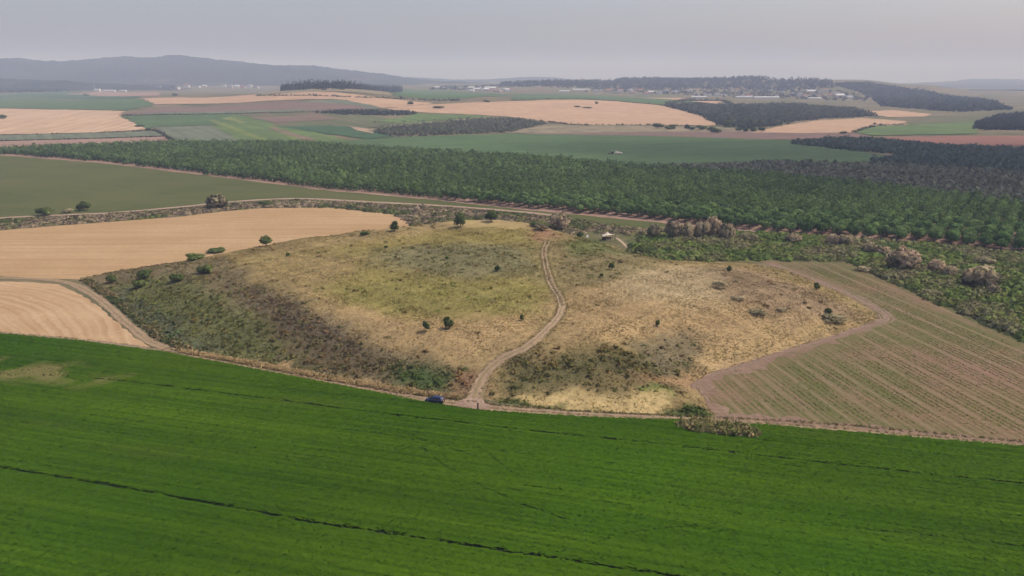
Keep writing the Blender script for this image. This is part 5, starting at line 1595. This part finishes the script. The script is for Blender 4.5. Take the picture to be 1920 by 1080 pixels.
# ------------------------------------------------------------------ tractor with trailer far out in the green field
def tractor():
    x, y, z = G(1146, 290)
    root = empty('tractor', (x, y, z + 0.5), R(172))
    tag(root, 'small reddish tractor working in the green field beyond the orchard', 'tractor')
    red = plain_mat('tractor_red', (0.52, 0.26, 0.17), 0.5)
    dark = plain_mat('tractor_rubber', (0.03, 0.03, 0.028), 0.9)
    cabm = plain_mat('cab_white', (0.72, 0.70, 0.64), 0.5)
    MB_().box((1.2, 0, 1.25), (2.6, 0.95, 0.9)).build('hood', red, root)
    MB_().box((-0.7, 0, 1.0), (1.6, 1.2, 0.7)).build('chassis', red, root)
    MB_().box((-0.7, 0, 2.1), (1.5, 1.5, 1.3)).build('cab', plain_mat('cab_glass', (0.05, 0.06, 0.07), 0.1, spec=0.6), root)
    MB_().box((-0.7, 0, 2.85), (1.8, 1.75, 0.16)).build('cab_roof', cabm, root)
    for sy in (-1, 1):
        for wx, r in ((-0.9, 0.95), (1.9, 0.6)):
            MB_().tube([(wx, sy * 0.95 - 0.24, r), (wx, sy * 0.95 + 0.24, r)], r, 16).build('wheel', dark, root)
    t = empty('trailer', (x + 6.6, y - 0.9, z + 0.5), R(172))
    tag(t, 'pale flat trailer hitched to the right of the tractor', 'trailer')
    pale = plain_mat('trailer_load', (0.80, 0.68, 0.52), 0.8)
    m = MB_()
    m.box((0, 0, 0.95), (7.2, 2.5, 0.3)).build('bed', pale, t)
    MB_().add([(-3.9, -1.5, 1.12), (3.6, -1.5, 1.12), (3.6, 1.5, 1.12), (-3.9, 1.5, 1.12), (-2.6, 0.5, 2.0), (2.6, 0.6, 3.6)],
          [(0, 3, 2, 1), (0, 1, 5, 4), (1, 2, 5), (2, 3, 4, 5), (3, 0, 4)]).build('sun_catching_load', pale, t)  # added load, ridged so that its slopes catch the sun and look pale
    MB_().tube([(3.5, 0, 0.9), (4.8, 0, 0.8)], 0.08, 6).build('drawbar', dark, t)
    for sy in (-1, 1):
        for wx in (-1.2, 0.6):
            MB_().tube([(wx, sy * 1.0 - 0.15, 0.45), (wx, sy * 1.0 + 0.15, 0.45)], 0.45, 14).build('wheel', dark, t)
tractor()

# ------------------------------------------------------------------ a cloud high above the valley, whose shadow lies on the right hand orchards
def cloud():
    H = 900.0
    gx, gy, _ = G(1850, 298)
    cx, cy = gx + sdir.x / sdir.z * H, gy + sdir.y / sdir.z * H
    m = bpy.data.meshes.new('cloud')
    n, k = 40, 14
    V, F = [], []
    for i in range(k + 1):
        th = math.pi * i / k
        for j in range(n):
            ph = 2 * math.pi * j / n
            dx, dy, dz = math.sin(th) * math.cos(ph), math.sin(th) * math.sin(ph), math.cos(th)
            r = 1 + 0.16 * math.sin(3 * ph + 1) + 0.10 * math.sin(7 * ph + 2.0 * th) + 0.08 * math.sin(5 * th * 2 + 3 * ph)
            V.append((dx * 420 * r, dy * 230 * r, dz * (85 if dz > 0 else 40) * r))
    for i in range(k):
        for j in range(n):
            F.append((i * n + j, (i + 1) * n + j, (i + 1) * n + (j + 1) % n, i * n + (j + 1) % n))
    m.from_pydata(V, [], F)
    m.update()
    mat = bpy.data.materials.new('cloud_vapour')
    mat.use_nodes = True
    nt = mat.node_tree
    nt.nodes.remove(nt.nodes['Principled BSDF'])
    pv = nt.nodes.new('ShaderNodeVolumePrincipled')
    pv.inputs['Color'].default_value = (0.95, 0.95, 0.96, 1)
    pv.inputs['Density'].default_value = 0.010
    pv.inputs['Anisotropy'].default_value = 0.3
    nt.links.new(pv.outputs[0], nt.nodes['Material Output'].inputs['Volume'])
    o = link('cloud', m, mat)
    o.location = (cx, cy, H)
    tag(o, kind='structure')
cloud()

# ------------------------------------------------------------------ haze
def haze():
    mat = bpy.data.materials.new('haze_air')
    mat.use_nodes = True
    nt = mat.node_tree
    nt.nodes.remove(nt.nodes['Principled BSDF'])
    pv = nt.nodes.new('ShaderNodeVolumePrincipled')
    pv.inputs['Color'].default_value = (0.64, 0.74, 1.0, 1)      # scatters blue a little more than red
    pv.inputs['Absorption Color'].default_value = (1, 1, 1, 1)    # and absorbs nothing
    pv.inputs['Density'].default_value = HAZE_DENSITY
    pv.inputs['Anisotropy'].default_value = 0.0
    nt.links.new(pv.outputs[0], nt.nodes['Material Output'].inputs['Volume'])
    m = MB_().box((0, 7500, 209), (66000, 24000, 424))
    o = m.build('haze', mat)
    tag(o, kind='stuff')
haze()
